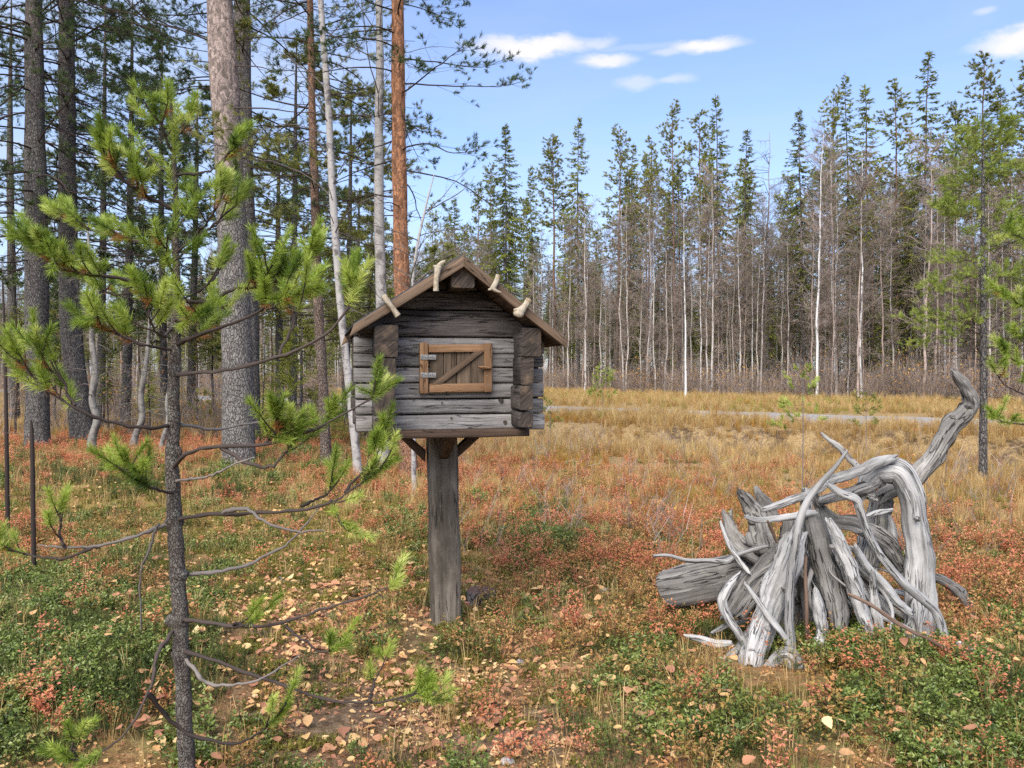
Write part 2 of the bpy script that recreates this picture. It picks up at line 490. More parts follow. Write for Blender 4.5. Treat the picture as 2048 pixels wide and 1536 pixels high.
# ------------------------------------------------------------------ materials
def wood(name, dark, mid, light, fine=120, along=3.0, crack=.02, crackfreq=14, bump=.5, stain=.35, rough=.85, lichen=0.0, knots=0.0, tone=.25):
    m, n = mat(name)
    g = n.attr('gc')
    gw = n.vmath('ADD', g, n.scale(n.node('ShaderNodeTexNoise', ins={'Vector': n.scale(g, (2, 2, 2)), 'Scale': 3.0}).outputs['Color'], (.012, .012, .0)))
    f = n.noise(n.scale(gw, (1, 1, along / fine)), fine, 5, .7)
    mdn = n.noise(n.scale(gw, (1, 1, .07)), fine * .22, 4, .6)
    brd = n.noise(n.scale(g, (1, 1, .4)), 5.0, 4, .6)
    val = n.math('ADD', n.math('MULTIPLY', f, .5), n.math('MULTIPLY', mdn, .5))
    c = n.ramp(val, [(.3, dark), (.5, mid), (.7, light)])
    c = n.mix(n.math('MULTIPLY', n.ramp(brd, [(.38, 1.0), (.62, 0.0)]), stain), c, tuple(x * .55 for x in dark))
    if lichen:
        lm = n.ramp(n.noise(g, 22, 5, .7), [(.57, 0.0), (.66, 1.0)])
        c = n.mix(n.math('MULTIPLY', lm, lichen), c, (.36, .37, .27))
    ck = n.noise(n.scale(gw, (1, 1, .055)), crackfreq * 2, 3, .5)
    ab = n.math('ABSOLUTE', n.math('SUBTRACT', ck, .5))
    cm = n.ramp(n.math('MULTIPLY', ab, 1 / max(crack, .001)), [(.35, 1.0), (1.0, 0.0)])
    gate = n.ramp(n.noise(n.scale(g, (1, 1, .5)), 6.0, 2), [(.40, 0.0), (.56, 1.0)])
    cm = n.math('MULTIPLY', cm, gate)
    c = n.mix(n.math('MULTIPLY', cm, .85), c, (.012, .010, .009))
    if tone:
        r = n.rand()
        tn_ = n.ramp(r, [(0.0, 1 - tone), (1.0, 1 + tone)])
        c = n.mix(1.0, c, tn_, 'MULTIPLY')
    h = n.math('SUBTRACT', val, n.math('MULTIPLY', cm, 1.2))
    finish(n, c, rough, n.bump(h, bump, .010), .2)
    return m

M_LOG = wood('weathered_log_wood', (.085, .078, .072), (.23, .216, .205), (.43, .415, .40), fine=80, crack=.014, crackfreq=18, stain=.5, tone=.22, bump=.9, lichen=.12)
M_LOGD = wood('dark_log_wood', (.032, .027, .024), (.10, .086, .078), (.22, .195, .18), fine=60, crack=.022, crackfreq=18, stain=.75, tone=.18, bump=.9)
M_POST = wood('post_wood', (.055, .045, .035), (.16, .135, .105), (.32, .28, .23), fine=50, crack=.022, stain=.7, tone=0, bump=.35, lichen=.15)
M_BEAM = wood('brown_beam_wood', (.035, .022, .015), (.085, .055, .038), (.15, .105, .078), fine=110, crack=.012, stain=.5, tone=.1)
M_FASC = wood('fascia_wood', (.085, .055, .035), (.185, .125, .083), (.31, .225, .155), fine=70, crack=.014, stain=.5, tone=.22, bump=.5)
M_DOORF = wood('door_frame_wood', (.13, .068, .034), (.26, .148, .078), (.40, .25, .145), fine=75, crack=.014, stain=.5, tone=.28, bump=.5)
M_DOORP = wood('door_plank_wood', (.05, .035, .022), (.13, .094, .064), (.24, .185, .13), fine=70, crack=.016, stain=.5, tone=.35, bump=.5)
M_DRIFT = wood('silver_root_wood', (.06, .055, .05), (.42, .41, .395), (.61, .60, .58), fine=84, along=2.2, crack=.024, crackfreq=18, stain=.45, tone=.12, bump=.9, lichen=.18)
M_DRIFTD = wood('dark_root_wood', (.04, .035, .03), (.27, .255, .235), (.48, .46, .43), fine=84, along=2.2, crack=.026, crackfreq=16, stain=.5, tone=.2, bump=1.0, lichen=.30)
M_TWIGR = wood('reddish_branch_wood', (.08, .045, .03), (.17, .11, .08), (.28, .20, .15), fine=160, crack=.006, tone=.1)

def m_endgrain(name='log_end_grain'):
    m, n = mat(name); g = n.attr('gc')
    r = n.rand()
    sep_ = n.n.new('ShaderNodeVectorRotate'); sep_.rotation_type = 'Z_AXIS'
    n.l.new(g, sep_.inputs['Vector']); n.l.new(n.math('ADD', n.math('MULTIPLY', r, 1.3), .2), sep_.inputs['Angle'])
    saw = n.noise(n.scale(sep_.outputs[0], (1, .08, 1)), 110, 4, .6)
    bl = n.noise(g, 14, 4, .6)
    c = n.ramp(saw, [(.35, (.022, .017, .014)), (.55, (.058, .045, .037)), (.75, (.10, .078, .062))])
    c = n.mix(n.ramp(bl, [(.5, 0.0), (.72, .8)]), c, (.15, .105, .068))
    c = n.mix(n.ramp(n.noise(n.scale(g, (1, .3, 1)), 30, 3), [(.6, 0.0), (.72, .75)]), c, (.010, .008, .007))
    finish(n, c, .85, n.bump(saw, .5, .004), .2)
    return m
M_END = m_endgrain()

def m_metal():
    m, n = mat('galvanised_metal'); g = n.attr('gc')
    c = n.ramp(n.noise(g, 160, 4, .7), [(.3, (.15, .14, .13)), (.6, (.30, .29, .27)), (.8, (.40, .385, .36))])
    finish(n, c, .5, None, .5, 0, .5); return m
M_METAL = m_metal()
def plain(name, col, rough=.8, spec=.3, transl=0):
    m, n = mat(name); c = n.mix(n.noise(n.attr('gc'), 60, 3), tuple(v * .7 for v in col), tuple(v * 1.25 for v in col))
    finish(n, c, rough, None, spec, transl); return m
M_SCREW = plain('dark_screw_metal', (.06, .05, .045), .5)
def m_antler():
    m, n = mat('antler_bone'); g = n.attr('gc')
    f = n.noise(n.scale(g, (1, 1, .12)), 260, 4, .7)
    c = n.ramp(f, [(.3, (.17, .135, .09)), (.5, (.36, .31, .23)), (.72, (.56, .52, .43))])
    c = n.mix(n.ramp(n.noise(g, 40, 3), [(.52, 0.0), (.66, .7)]), c, (.20, .12, .05))
    finish(n, c, .7, n.bump(f, .6, .003), .3); return m
M_ANTLER = m_antler()
def m_felt():
    m, n = mat('roofing_felt'); g = n.attr('gc')
    f = n.noise(g, 300, 3); c = n.ramp(f, [(.3, (.030, .033, .038)), (.7, (.075, .08, .09))])
    finish(n, c, .8, n.bump(f, .4, .002), .3); return m
M_FELT = m_felt()

def m_pinebark(name, low, high, h0, h1, scale=26, fade=1.0):
    """scaly grey bark low down, smoother flaky orange bark above"""
    m, n = mat(name); g = n.attr('gc')
    sp = n.n.new('ShaderNodeSeparateXYZ'); n.l.new(n.attr('gc'), sp.inputs[0])
    gn = n.vmath('ADD', g, n.scale(n.node('ShaderNodeTexNoise', ins={'Vector': g, 'Scale': 9.0, 'Detail': 3.0}).outputs['Color'], (.09, .09, .12)))
    vo = n.node('ShaderNodeTexVoronoi', feature='DISTANCE_TO_EDGE', ins={'Vector': n.scale(gn, (1, 1, .42)), 'Scale': scale})
    d = vo.outputs['Distance']
    vc = n.node('ShaderNodeTexVoronoi', ins={'Vector': n.scale(gn, (1, 1, .42)), 'Scale': scale}).outputs['Color']
    fn = n.noise(g, 90, 4, .7)
    vs0 = n.node('ShaderNodeSeparateColor'); n.l.new(vc, vs0.inputs[0])
    plate = n.mix(n.math('ADD', n.math('MULTIPLY', fn, .6), n.math('MULTIPLY', vs0.outputs[0], .45)), tuple(v * .4 for v in low), tuple(v * 1.75 for v in low))
    plate = n.mix(n.ramp(n.noise(g, 26, 5, .75), [(.50, 0.0), (.64, .75)]), plate, (.25, .25, .215))
    lowc = n.mix(n.math('MULTIPLY', n.ramp(d, [(.0, 1.0), (.10, 0.0)]), n.ramp(n.noise(g, 16, 3), [(.35, .25), (.6, 1.0)])), plate, tuple(v * .25 for v in low))
    vs = n.node('ShaderNodeSeparateColor'); n.l.new(vc, vs.inputs[0])
    hi = n.mix(vs.outputs[0], tuple(v * .45 for v in high), tuple(v * 1.35 for v in high))
    hi = n.mix(n.ramp(n.noise(n.scale(gn, (1, 1, .7)), 20, 5, .75), [(.50, 0.0), (.60, .85)]), hi, tuple(v * .26 + .02 for v in high))
    hi = n.mix(n.ramp(d, [(.0, .8), (.05, 0.0)]), hi, tuple(v * .4 for v in high))
    hz = n.math('ADD', n.attr('cv', 'Fac'), n.math('MULTIPLY', n.math('SUBTRACT', n.noise(g, 3.0, 4, .7), .5), .5))
    fac = n.node('ShaderNodeMapRange', interpolation_type='SMOOTHSTEP')
    n.put(fac.inputs[0], hz); fac.inputs[1].default_value = h0; fac.inputs[2].default_value = h1
    c = n.mix(fac.outputs[0], lowc, hi)
    hgt = n.math('MULTIPLY', n.math('MINIMUM', d, .15), n.math('SUBTRACT', 1.15, fac.outputs[0]))
    hgt = n.math('ADD', hgt, n.math('MULTIPLY', fn, .05))
    finish(n, c, .9, n.bump(hgt, .9, .12 * fade), .15); return m
M_BARK_BIG = m_pinebark('big_pine_bark', (.17, .155, .145), (.31, .245, .215), .30, .52, 28)
M_BARK_DARK = m_pinebark('dark_pine_bark', (.105, .095, .09), (.17, .13, .11), .55, 1.0, 30)
M_BARK_ORANGE = m_pinebark('orange_pine_bark', (.24, .13, .085), (.31, .15, .08), -.2, .35, 30)
M_BARK_BROWN = m_pinebark('brown_pine_bark', (.15, .11, .09), (.24, .135, .085), .1, .6, 44)
M_BARK_YOUNG = m_pinebark('young_pine_bark', (.13, .11, .095), (.11, .085, .065), .3, 1.0, 150, .4)

def m_birch(name, white, darkness=.5, scale=1.0):
    m, n = mat(name); g = n.attr('gc')
    base = n.mix(n.noise(g, 14 * scale, 4, .7), tuple(v * .68 for v in white), tuple(min(v * 1.15, .85) for v in white))
    len_ = n.ramp(n.noise(n.scale(g, (1, 1, 5.5)), 13 * scale, 4, .6), [(.60, 0.0), (.67, 1.0)])
    c = n.mix(n.math('MULTIPLY', len_, .8), base, (.06, .05, .045))
    pat = n.ramp(n.noise(n.scale(g, (1, 1, .8)), 5.5 * scale, 4, .65), [(.60 - darkness * .08, 0.0), (.68 - darkness * .06, 1.0)])
    c = n.mix(n.math('MULTIPLY', pat, .8), c, (.07, .06, .055))
    finish(n, c, .75, n.bump(n.noise(g, 40, 4), .3, .01), .25); return m
M_BIRCH = m_birch('birch_bark', (.38, .36, .34), 1.0)
M_BIRCHF = m_birch('far_birch_bark', (.50, .46, .42), .6, .6)
M_BIRCHW = m_birch('white_birch_bark', (.72, .71, .69), .3, .6)
M_BIRCHP = m_birch('pinkish_birch_bark', (.42, .33, .28), .5, .6)
M_BIRCHL = m_birch('mossy_birch_bark', (.24, .225, .20), 1.3)

def m_twig(name, a, b):
    m, n = mat(name); c = n.mix(n.attr('cv', 'Fac'), a, b)
    c = n.mix(1.0, c, n.ramp(n.rand(), [(0, .7), (1, 1.3)]), 'MULTIPLY')
    finish(n, c, .9, None, .1); return m
M_TWIG = m_twig('birch_twigs', (.15, .118, .10), (.34, .28, .245))
M_TWIGG = m_twig('grey_twigs', (.10, .085, .074), (.24, .215, .195))
M_TWIGD = m_twig('dark_branch_bark', (.035, .027, .024), (.10, .078, .068))

def m_leaf(name, stops, transl=.3, obj=.35, rough=.6, spec=.3, val=.0):
    m, n = mat(name)
    v = n.math('ADD', n.math('MULTIPLY', n.attr('cv', 'Fac'), 1 - obj), n.math('MULTIPLY', n.rand(), obj))
    c = n.ramp(v, stops)
    finish(n, c, rough, None, spec, transl); return m
M_NEEDLE_Y = m_leaf('young_pine_needles', [(0, (.06, .11, .018)), (.35, (.19, .28, .035)), (.7, (.38, .48, .07)), (1, (.60, .64, .19))], .35, 0.0, .45, .4)
M_NEEDLE_BR = m_leaf('dead_brown_needles', [(0, (.20, .075, .02)), (1, (.48, .22, .07))], .25, 0.0)
M_NEEDLE_D = m_leaf('dark_pine_needles', [(0, (.026, .044, .018)), (.5, (.075, .115, .038)), (1, (.17, .22, .07))], .25, .2)
M_NEEDLE_M = m_leaf('pine_needles', [(0, (.06, .075, .022)), (.5, (.24, .255, .06)), (1, (.50, .49, .13))], .25, .3)
M_NEEDLE_L = m_leaf('light_pine_needles', [(0, (.12, .16, .03)), (.5, (.30, .37, .065)), (1, (.52, .56, .15))], .3, .1)
M_SPRUCE = m_leaf('spruce_needles', [(0, (.06, .08, .012)), (.5, (.25, .285, .04)), (1, (.58, .58, .11))], .35, .3)
M_LING = m_leaf('lingonberry_leaves', [(0, (.025, .05, .014)), (.4, (.105, .155, .028)), (.75, (.24, .29, .06)), (.93, (.32, .33, .11)), (1, (.52, .20, .10))], .25, .25, .35, .5)
M_BLUE = m_leaf('red_blueberry_leaves', [(0, (.16, .17, .05)), (.25, (.44, .29, .10)), (.48, (.64, .22, .10)), (.70, (.72, .27, .17)), (.85, (.72, .45, .18)), (1, (.62, .50, .20))], .35, .45, .5, .3)
M_ORANGE = m_leaf('orange_shrub_leaves', [(0, (.09, .115, .03)), (.3, (.24, .23, .055)), (.55, (.46, .26, .085)), (.8, (.62, .30, .13)), (.92, (.70, .46, .2)), (1, (.62, .17, .10))], .35, .45, .5, .3)
M_HEATH = m_leaf('crowberry_heath', [(0, (.026, .045, .012)), (.5, (.08, .115, .024)), (.85, (.18, .20, .05)), (1, (.36, .24, .09))], .2, .35)
M_GRASS = m_leaf('dry_grass', [(0, (.24, .13, .045)), (.4, (.50, .32, .12)), (.75, (.64, .48, .24)), (1, (.44, .41, .11))], .35, .5, .7, .15)
M_GRASSO = m_leaf('orange_grass', [(0, (.22, .105, .025)), (.5, (.46, .245, .06)), (1, (.44, .36, .08))], .35, .5, .7, .15)
M_GRASSG = m_leaf('yellow_green_grass', [(0, (.20, .15, .04)), (.5, (.38, .31, .09)), (1, (.36, .37, .09))], .35, .5, .7, .15)
M_MOSS = m_leaf('olive_moss', [(0, (.10, .10, .02)), (.5, (.24, .22, .045)), (1, (.44, .37, .09))], .2, .4)
M_LITTER = m_leaf('fallen_birch_leaves', [(0, (.24, .10, .06)), (.3, (.42, .19, .11)), (.52, (.56, .29, .15)), (.72, (.74, .47, .19)), (1, (.82, .63, .36))], .2, .6, .6, .3)
M_LEAFY = m_leaf('yellow_autumn_leaves', [(0, (.35, .14, .04)), (.6, (.60, .34, .08)), (1, (.60, .44, .10))], .35, .3)

def m_ground():
    m, n = mat('forest_floor')
    geo = n.n.new('ShaderNodeNewGeometry').outputs['Position']
    f1 = n.noise(geo, 2.2, 6, .65); f2 = n.noise(geo, 22, 6, .7); f3 = n.noise(geo, 90, 4, .7)
    brown = n.ramp(f2, [(.3, (.09, .055, .036)), (.5, (.21, .135, .09)), (.7, (.36, .255, .18))])
    moss = n.ramp(f2, [(.3, (.12, .10, .025)), (.5, (.28, .23, .055)), (.72, (.45, .36, .11))])
    rust = n.ramp(f2, [(.3, (.13, .08, .034)), (.5, (.32, .17, .075)), (.7, (.45, .27, .13))])
    dry = n.ramp(f2, [(.3, (.17, .105, .05)), (.5, (.33, .225, .105)), (.7, (.46, .34, .18))])
    wood_ = n.ramp(f2, [(.3, (.10, .08, .03)), (.5, (.22, .18, .07)), (.7, (.36, .29, .12))])
    c = n.mix(n.ramp(f1, [(.42, 0.0), (.58, 1.0)]), rust, wood_)
    c = n.mix(n.math('MULTIPLY', n.attr('m_field', 'Fac'), 1.0), c, dry)
    c = n.mix(n.math('MULTIPLY', n.attr('m_path', 'Fac'), n.ramp(f1, [(.3, .55), (.6, 1.0)])), c, brown)
    c = n.mix(n.math('MULTIPLY', n.attr('m_moss', 'Fac'), n.ramp(n.noise(geo, 6, 4), [(.4, .2), (.55, 1.0)])), c, moss)
    c = n.mix(n.math('MULTIPLY', n.ramp(n.attr('m_bank', 'Fac'), [(.15, 0.0), (.5, 1.0)]), n.ramp(n.noise(geo, 1.6, 5, .75), [(.50, .0), (.60, .8)])), c, (.075, .05, .034))
    c = n.mix(1.0, c, n.ramp(f3, [(.25, .45), (.7, 1.3)]), 'MULTIPLY')
    h = n.math('ADD', n.math('MULTIPLY', f2, .6), n.math('MULTIPLY', f3, .5))
    finish(n, c, .95, n.bump(h, .8, .035), .1); return m
M_GROUND = m_ground()
def m_road():
    m, n = mat('gravel'); geo = n.n.new('ShaderNodeNewGeometry').outputs['Position']
    f = n.noise(geo, 40, 4, .8); g = n.noise(geo, 1.4, 4, .6)
    c = n.ramp(f, [(.3, (.20, .19, .18)), (.6, (.35, .34, .33)), (.8, (.47, .46, .44))])
    c = n.mix(n.ramp(g, [(.45, 0.0), (.65, .5)]), c, (.26, .22, .18))
    finish(n, c, .95, n.bump(f, .5, .02), .1); return m
M_ROAD = m_road()
def m_crust():
    m, n = mat('stump_top_wood'); g = n.attr('gc')
    f = n.noise(g, 60, 5, .75); c = n.ramp(f, [(.3, (.05, .03, .022)), (.55, (.17, .105, .085)), (.75, (.38, .27, .22))])
    finish(n, c, .95, n.bump(f, 1.0, .01), .1); return m
M_STUMP = m_crust()
def m_stone():
    m, n = mat('pale_stone'); g = n.attr('gc')
    c = n.ramp(n.noise(g, 30, 4), [(.3, (.30, .28, .28)), (.7, (.50, .48, .50))]); finish(n, c, .8, None, .2); return m
M_STONE = m_stone()
# ------------------------------------------------------------------ the hut on its post
HA = R(14.0); HO = np.array([-.426, 4.95, 0.0])
HU = np.array([math.cos(HA), math.sin(HA), 0]); HN = np.array([math.sin(HA), -math.cos(HA), 0]); HZ = np.array([0, 0, 1.])
def hw(u, z, W): return HO + HU * u + HN * W + HZ * z
def hp(px, py, W):
    """point of the plane W metres in front of the post's middle that is seen at a spot of the picture"""
    p = P(px, py, 1.0); d = np.array([p[0], 1.0, p[2] - CAMZ])
    # HO + u HU + W HN = t d  (x,y)
    A = np.array([[HU[0], -d[0]], [HU[1], -d[1]]]); b = np.array([-(HO[0] + W * HN[0]), -(HO[1] + W * HN[1])])
    u, t = np.linalg.solve(A, b); return u, CAMZ + t * d[2]
def hz(zx, zy, W): return hp(680 + zx * .3059, 490 + zy * .3059, W)   # from the enlarged detail

zb = H1(HO[0], HO[1])
hut = thing('hut_on_post', 'small weathered grey log storehouse with a gabled roof standing on one thick wooden post', 'log hut', (HO[0], HO[1], zb - .02))
hl = np.array(hut.location)
def hpart(name, mb, mats, label=None, parent=hut): return part(name, mb, mats, parent, hl, label)
q = np.random.default_rng(11)

def hbox(name, ua, ub, za, zb_, W0, W1, mats, axis='u', bev=.012, wob=.004, seed=0, capmi=None, label=None, parent=hut, n=12):
    mb = MB()
    if axis == 'u':
        plank(mb, [hw(ua, zb_, W0), hw(ub, zb_, W0)], [hw(ua, za, W0), hw(ub, za, W0)], HN * (W1 - W0), n, bev, wob, seed, 0, capmi)
    elif axis == 'w':
        plank(mb, [hw(ua, zb_, W0), hw(ua, zb_, W1)], [hw(ua, za, W0), hw(ua, za, W1)], HU * (ub - ua), n, bev, wob, seed, 0, capmi)
    else:
        plank(mb, [hw(ub, za, W0), hw(ub, zb_, W0)], [hw(ua, za, W0), hw(ua, zb_, W0)], HN * (W1 - W0), n, bev, wob, seed, 0, capmi)
    return hpart(name, mb, mats, label, parent)

# post: a squared trunk with rounded corners
mb = MB()
c0 = GP(889, 1228); 
ptop = hw(0, 1.14, 0); pts = spline([[HO[0] + .010, HO[1], zb - .25], [HO[0] + .006, HO[1], .4], [HO[0] - .016, HO[1], 1.17]], 24)
TH = np.linspace(0, 2 * math.pi, 20, endpoint=False) + HA
ring = np.stack([np.sign(np.cos(TH - HA)) * np.abs(np.cos(TH - HA)) ** .42, np.sign(np.sin(TH - HA)) * np.abs(np.sin(TH - HA)) ** .42], -1)
V = []; G = []
for i, p in enumerate(pts):
    hwid = .094 - .004 * i / 23 + .0025 * math.sin(i * .7) + (.006 if i < 5 else 0)
    rr = ring * (hwid + .002 * np.sin(TH * 3 + i * .4)[:, None])
    rot = np.array([[math.cos(HA), -math.sin(HA)], [math.sin(HA), math.cos(HA)]])
    xy = rr @ rot.T
    V.append(np.column_stack([p[0] + xy[:, 0], p[1] + xy[:, 1], np.full(20, p[2])])); G.append(np.column_stack([rr, np.full(20, p[2])]))
V = np.array(V); G = np.array(G); i = np.arange(23)[:, None] * 20; j = np.arange(20)[None]; j2 = (j + 1) % 20
mb.add(V.reshape(-1, 3), [np.stack([i + j, i + j2, i + 20 + j2, i + 20 + j], -1).reshape(-1, 4)], G.reshape(-1, 3))
hpart('post', mb, M_POST)

# wall courses (front), read off the photograph at the wall plane
WF, WB = .40, .27
ys = [(605, 715), (712, 802), (803, 905), (903, 1006), (1008, 1108), (1109, 1222)]
uL = hz(104, 900, WF)[0]; uR = hz(1333, 900, WF)[0]
for k, (a, b) in enumerate(ys):
    zt = hz(700, a, WF)[1]; zc = hz(700, b, WF)[1]
    g = .004
    hbox('wall_log', uL + q.uniform(-.008, .01), uR + q.uniform(-.012, .006), zc + g, zt - g * .3, WB, WF + q.uniform(-.006, .006), [M_LOG, M_END], seed=20 + k, bev=.012, wob=.004, n=30, capmi=1)
hbox('inner_lining', uL + .012, uR - .012, hz(700, 1215, WF)[1], hz(700, 612, WF)[1], WB - .03, WB + .03, M_LOGD, seed=19, n=6)
# gable courses, cut to the slope of the roof
apex = hz(807, 68, .645); lt = hz(86, 524, .645); rt = hz(1490, 628, .645)
def roof_z(u):
    if u < apex[0]: return apex[1] + (lt[1] - apex[1]) * (apex[0] - u) / (apex[0] - lt[0]) - .047
    return apex[1] + (rt[1] - apex[1]) * (u - apex[0]) / (rt[0] - apex[0]) - .047
def gable(name, yt, yb, W0, W1, m, seed):
    zt = hz(700, yt, WF)[1]; zc = hz(700, yb, WF)[1]
    us = np.linspace(uL - .02, uR + .02, 60); us = us[[roof_z(u) > zc + .012 for u in us]]
    A = np.array([hw(u, min(zt, roof_z(u)), W0) for u in us]); B = np.array([hw(u, zc + .004, W0) for u in us])
    mb = MB(); plank(mb, A, B, HN * (W1 - W0), bev=.011, wob=.003, seed=seed); hpart(name, mb, m)
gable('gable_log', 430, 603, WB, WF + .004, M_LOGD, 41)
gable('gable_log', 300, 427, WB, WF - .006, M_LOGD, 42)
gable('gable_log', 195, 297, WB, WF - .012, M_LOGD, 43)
# back wall and gable
for k, (a, b) in enumerate(ys + [(430, 603), (300, 427)]):
    zt = hz(700, a, WF)[1]; zc = hz(700, b, WF)[1]
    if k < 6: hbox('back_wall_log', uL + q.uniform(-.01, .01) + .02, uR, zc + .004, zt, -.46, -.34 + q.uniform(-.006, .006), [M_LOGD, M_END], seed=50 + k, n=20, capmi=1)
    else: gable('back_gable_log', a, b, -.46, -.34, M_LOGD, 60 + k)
# side wall logs whose ends stand out of the front
EL = [(228, 380, 522, 737), (232, 364, 737, 926), (226, 360, 928, 1116), (224, 354, 1118, 1228)]
ER = [(1188, 1314, 545, 738), (1178, 1264, 732, 916), (1172, 1258, 918, 1086), (1172, 1262, 1090, 1196)]
for side, E in (('L', EL), ('R', ER)):
    for k, (x0, x1, y0, y1) in enumerate(E):
        wf = .585 + q.uniform(-.012, .015)
        ua = hz(x0 + (0 if side == 'L' else 0), (y0 + y1) / 2, wf)[0]; ub = hz(x1, (y0 + y1) / 2, wf)[0]
        zt = hz((x0 + x1) / 2, y0, wf)[1]; zc = hz((x0 + x1) / 2, y1, wf)[1]
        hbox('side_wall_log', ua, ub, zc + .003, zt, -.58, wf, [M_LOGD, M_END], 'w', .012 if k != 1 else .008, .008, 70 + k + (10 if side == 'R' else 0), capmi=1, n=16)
# ridge beam
ua, zt = hz(728, 140, .585); ub, zc = hz(882, 286, .585)
hbox('ridge_beam', ua, ub, zc, zt + .01, -.60, .585, [M_LOGD, M_END], 'w', .012, .004, 90, capmi=1)
# eaves beams
for (zx0, zx1, zy0, zy1) in ((1322, 1420, 596, 640), (120, 215, 575, 612)):
    ua, zt = hz(zx0, zy0, .40); ub, zc = hz(zx1, zy1, .40)
    hbox('eaves_beam', ua, ub, zc, zt, -.55, .40, [M_BEAM, M_END], 'w', .008, .003, 92, capmi=1)
# base: front beam, floor planks, back beam
ua, zc = hz(292, 1274, .52); ub, _ = hz(1236, 1240, .52); _, zt = hz(700, 1205, .52)
zc = hz(700, 1262, .52)[1]; zt = hz(700, 1212, .52)[1]
hbox('base_beam', ua, ub, zc, zt, .44, .52, [M_BEAM, M_END], 'u', .008, .003, 95, capmi=1, n=20)
hbox('base_beam', ua, ub, zc, zt, -.50, -.42, [M_BEAM, M_END], 'u', .008, .003, 96, capmi=1, n=20)
for k in range(6):
    a = uL + .1 + k * (uR - uL - .2) / 6; hbox('floor_plank', a + .003, a + (uR - uL - .2) / 6 - .003, zc + .022, zc + .044, -.41, .43, M_BEAM, 'w', .004, .002, 100 + k, n=6)
# braces under the floor
def brace(pts4, W0, W1, seed):
    a0, a1, b0, b1 = [hz(x, y, W1) for x, y in pts4]
    mb = MB(); plank(mb, [hw(*a0, W0), hw(*a1, W0)], [hw(*b0, W0), hw(*b1, W0)], HN * (W1 - W0), 6, .006, .002, seed); return hpart('brace', mb, M_BEAM)
brace([(470, 1262), (560, 1340), (395, 1262), (556, 1418)], -.04, .04, 1)
brace([(840, 1255), (765, 1328), (925, 1250), (765, 1396)], -.04, .04, 2)
mb = MB(); zbk = hz(685, 1400, .11)[1]
a = hz(655, 1400, .12)[0]; b = hz(715, 1400, .12)[0]
plank(mb, [hw(a, zc + .01, .40), hw(a, zbk + .12, .095)], [hw(a, zc - .07 + .01, .30), hw(a, zbk, .095)], HU * (b - a), 6, .005, .002, 3)
fb = hpart('brace', mb, M_BEAM, 'dark brace on the front of the post')
mb = MB(); cpt = hw((a + b) / 2, zbk + .035, .10); tube(mb, [cpt, cpt + HN * .028], .009, 10); hpart('bolt', mb, M_METAL, None, fb)

# roof: four lapped boards a side under dark felt, two planed fascia boards
def rr(p, W): return hw(p[0], p[1], W)
WO = .60
ridge_t = hz(807, 68, WO + .045); tipL = hz(92, 522, WO + .045); tipR = hz(1490, 628, WO + .045)
def roof_side(tip, sg, seed):
    r0 = np.array(ridge_t); t0 = np.array(tip) 
    dirn = (t0 - r0); L = np.linalg.norm(dirn); dn = dirn / L; nn_ = np.array([-dn[1], dn[0]]) * (-1 if sg > 0 else 1)
    if nn_[1] > 0: nn_ = -nn_
    nb = 5
    for k in range(nb):
        a = r0 + dn * L * k / nb + nn_ * .008; b = r0 + dn * (L * (k + 1) / nb - .004) + nn_ * .008
        mb = MB(); A = [rr(a, WO), rr(a, -.62)]; B = [rr(b, WO), rr(b, -.62)]
        T = (HU * nn_[0] + HZ * nn_[1]) * .028
        plank(mb, A, B, T, 8, .004, .002, seed + k); hpart('roof_board', mb, M_BEAM)
    a = r0 - nn_ * .000; b = t0 - nn_ * .000
    mb = MB(); plank(mb, [rr(a, WO + .012), rr(a, -.63)], [rr(b, WO + .012), rr(b, -.63)], -(HU * nn_[0] + HZ * nn_[1]) * .010, 6, .002, .001, seed + 9)
    hpart('roofing_felt', mb, M_FELT)
roof_side(tipL, -1, 120); roof_side(tipR, 1, 140)
def fascia(a0, a1, b0, b1, W0, W1, seed):
    mb = MB(); plank(mb, [rr(a0, W0), rr(a1, W0)], [rr(b0, W0), rr(b1, W0)], HN * (W1 - W0), 18, .005, .0012, seed); return hpart('fascia_board', mb, M_FASC)
FW0, FW1 = WO + .003, WO + .030
fL = fascia(hz(806, 64, FW1), hz(93, 518, FW1), hz(806, 146, FW1), hz(62, 604, FW1), FW0, FW1, 160)
fR = fascia(hz(809, 64, FW1), hz(1496, 626, FW1), hz(809, 143, FW1), hz(1466, 662, FW1), FW0, FW1, 161)
for Wk in (-.635,):
    fascia(hz(806, 64, FW1), hz(93, 518, FW1), hz(806, 146, FW1), hz(62, 604, FW1), Wk, Wk + .025, 162)
    fascia(hz(809, 64, FW1), hz(1496, 626, FW1), hz(809, 143, FW1), hz(1466, 662, FW1), Wk, Wk + .025, 163)

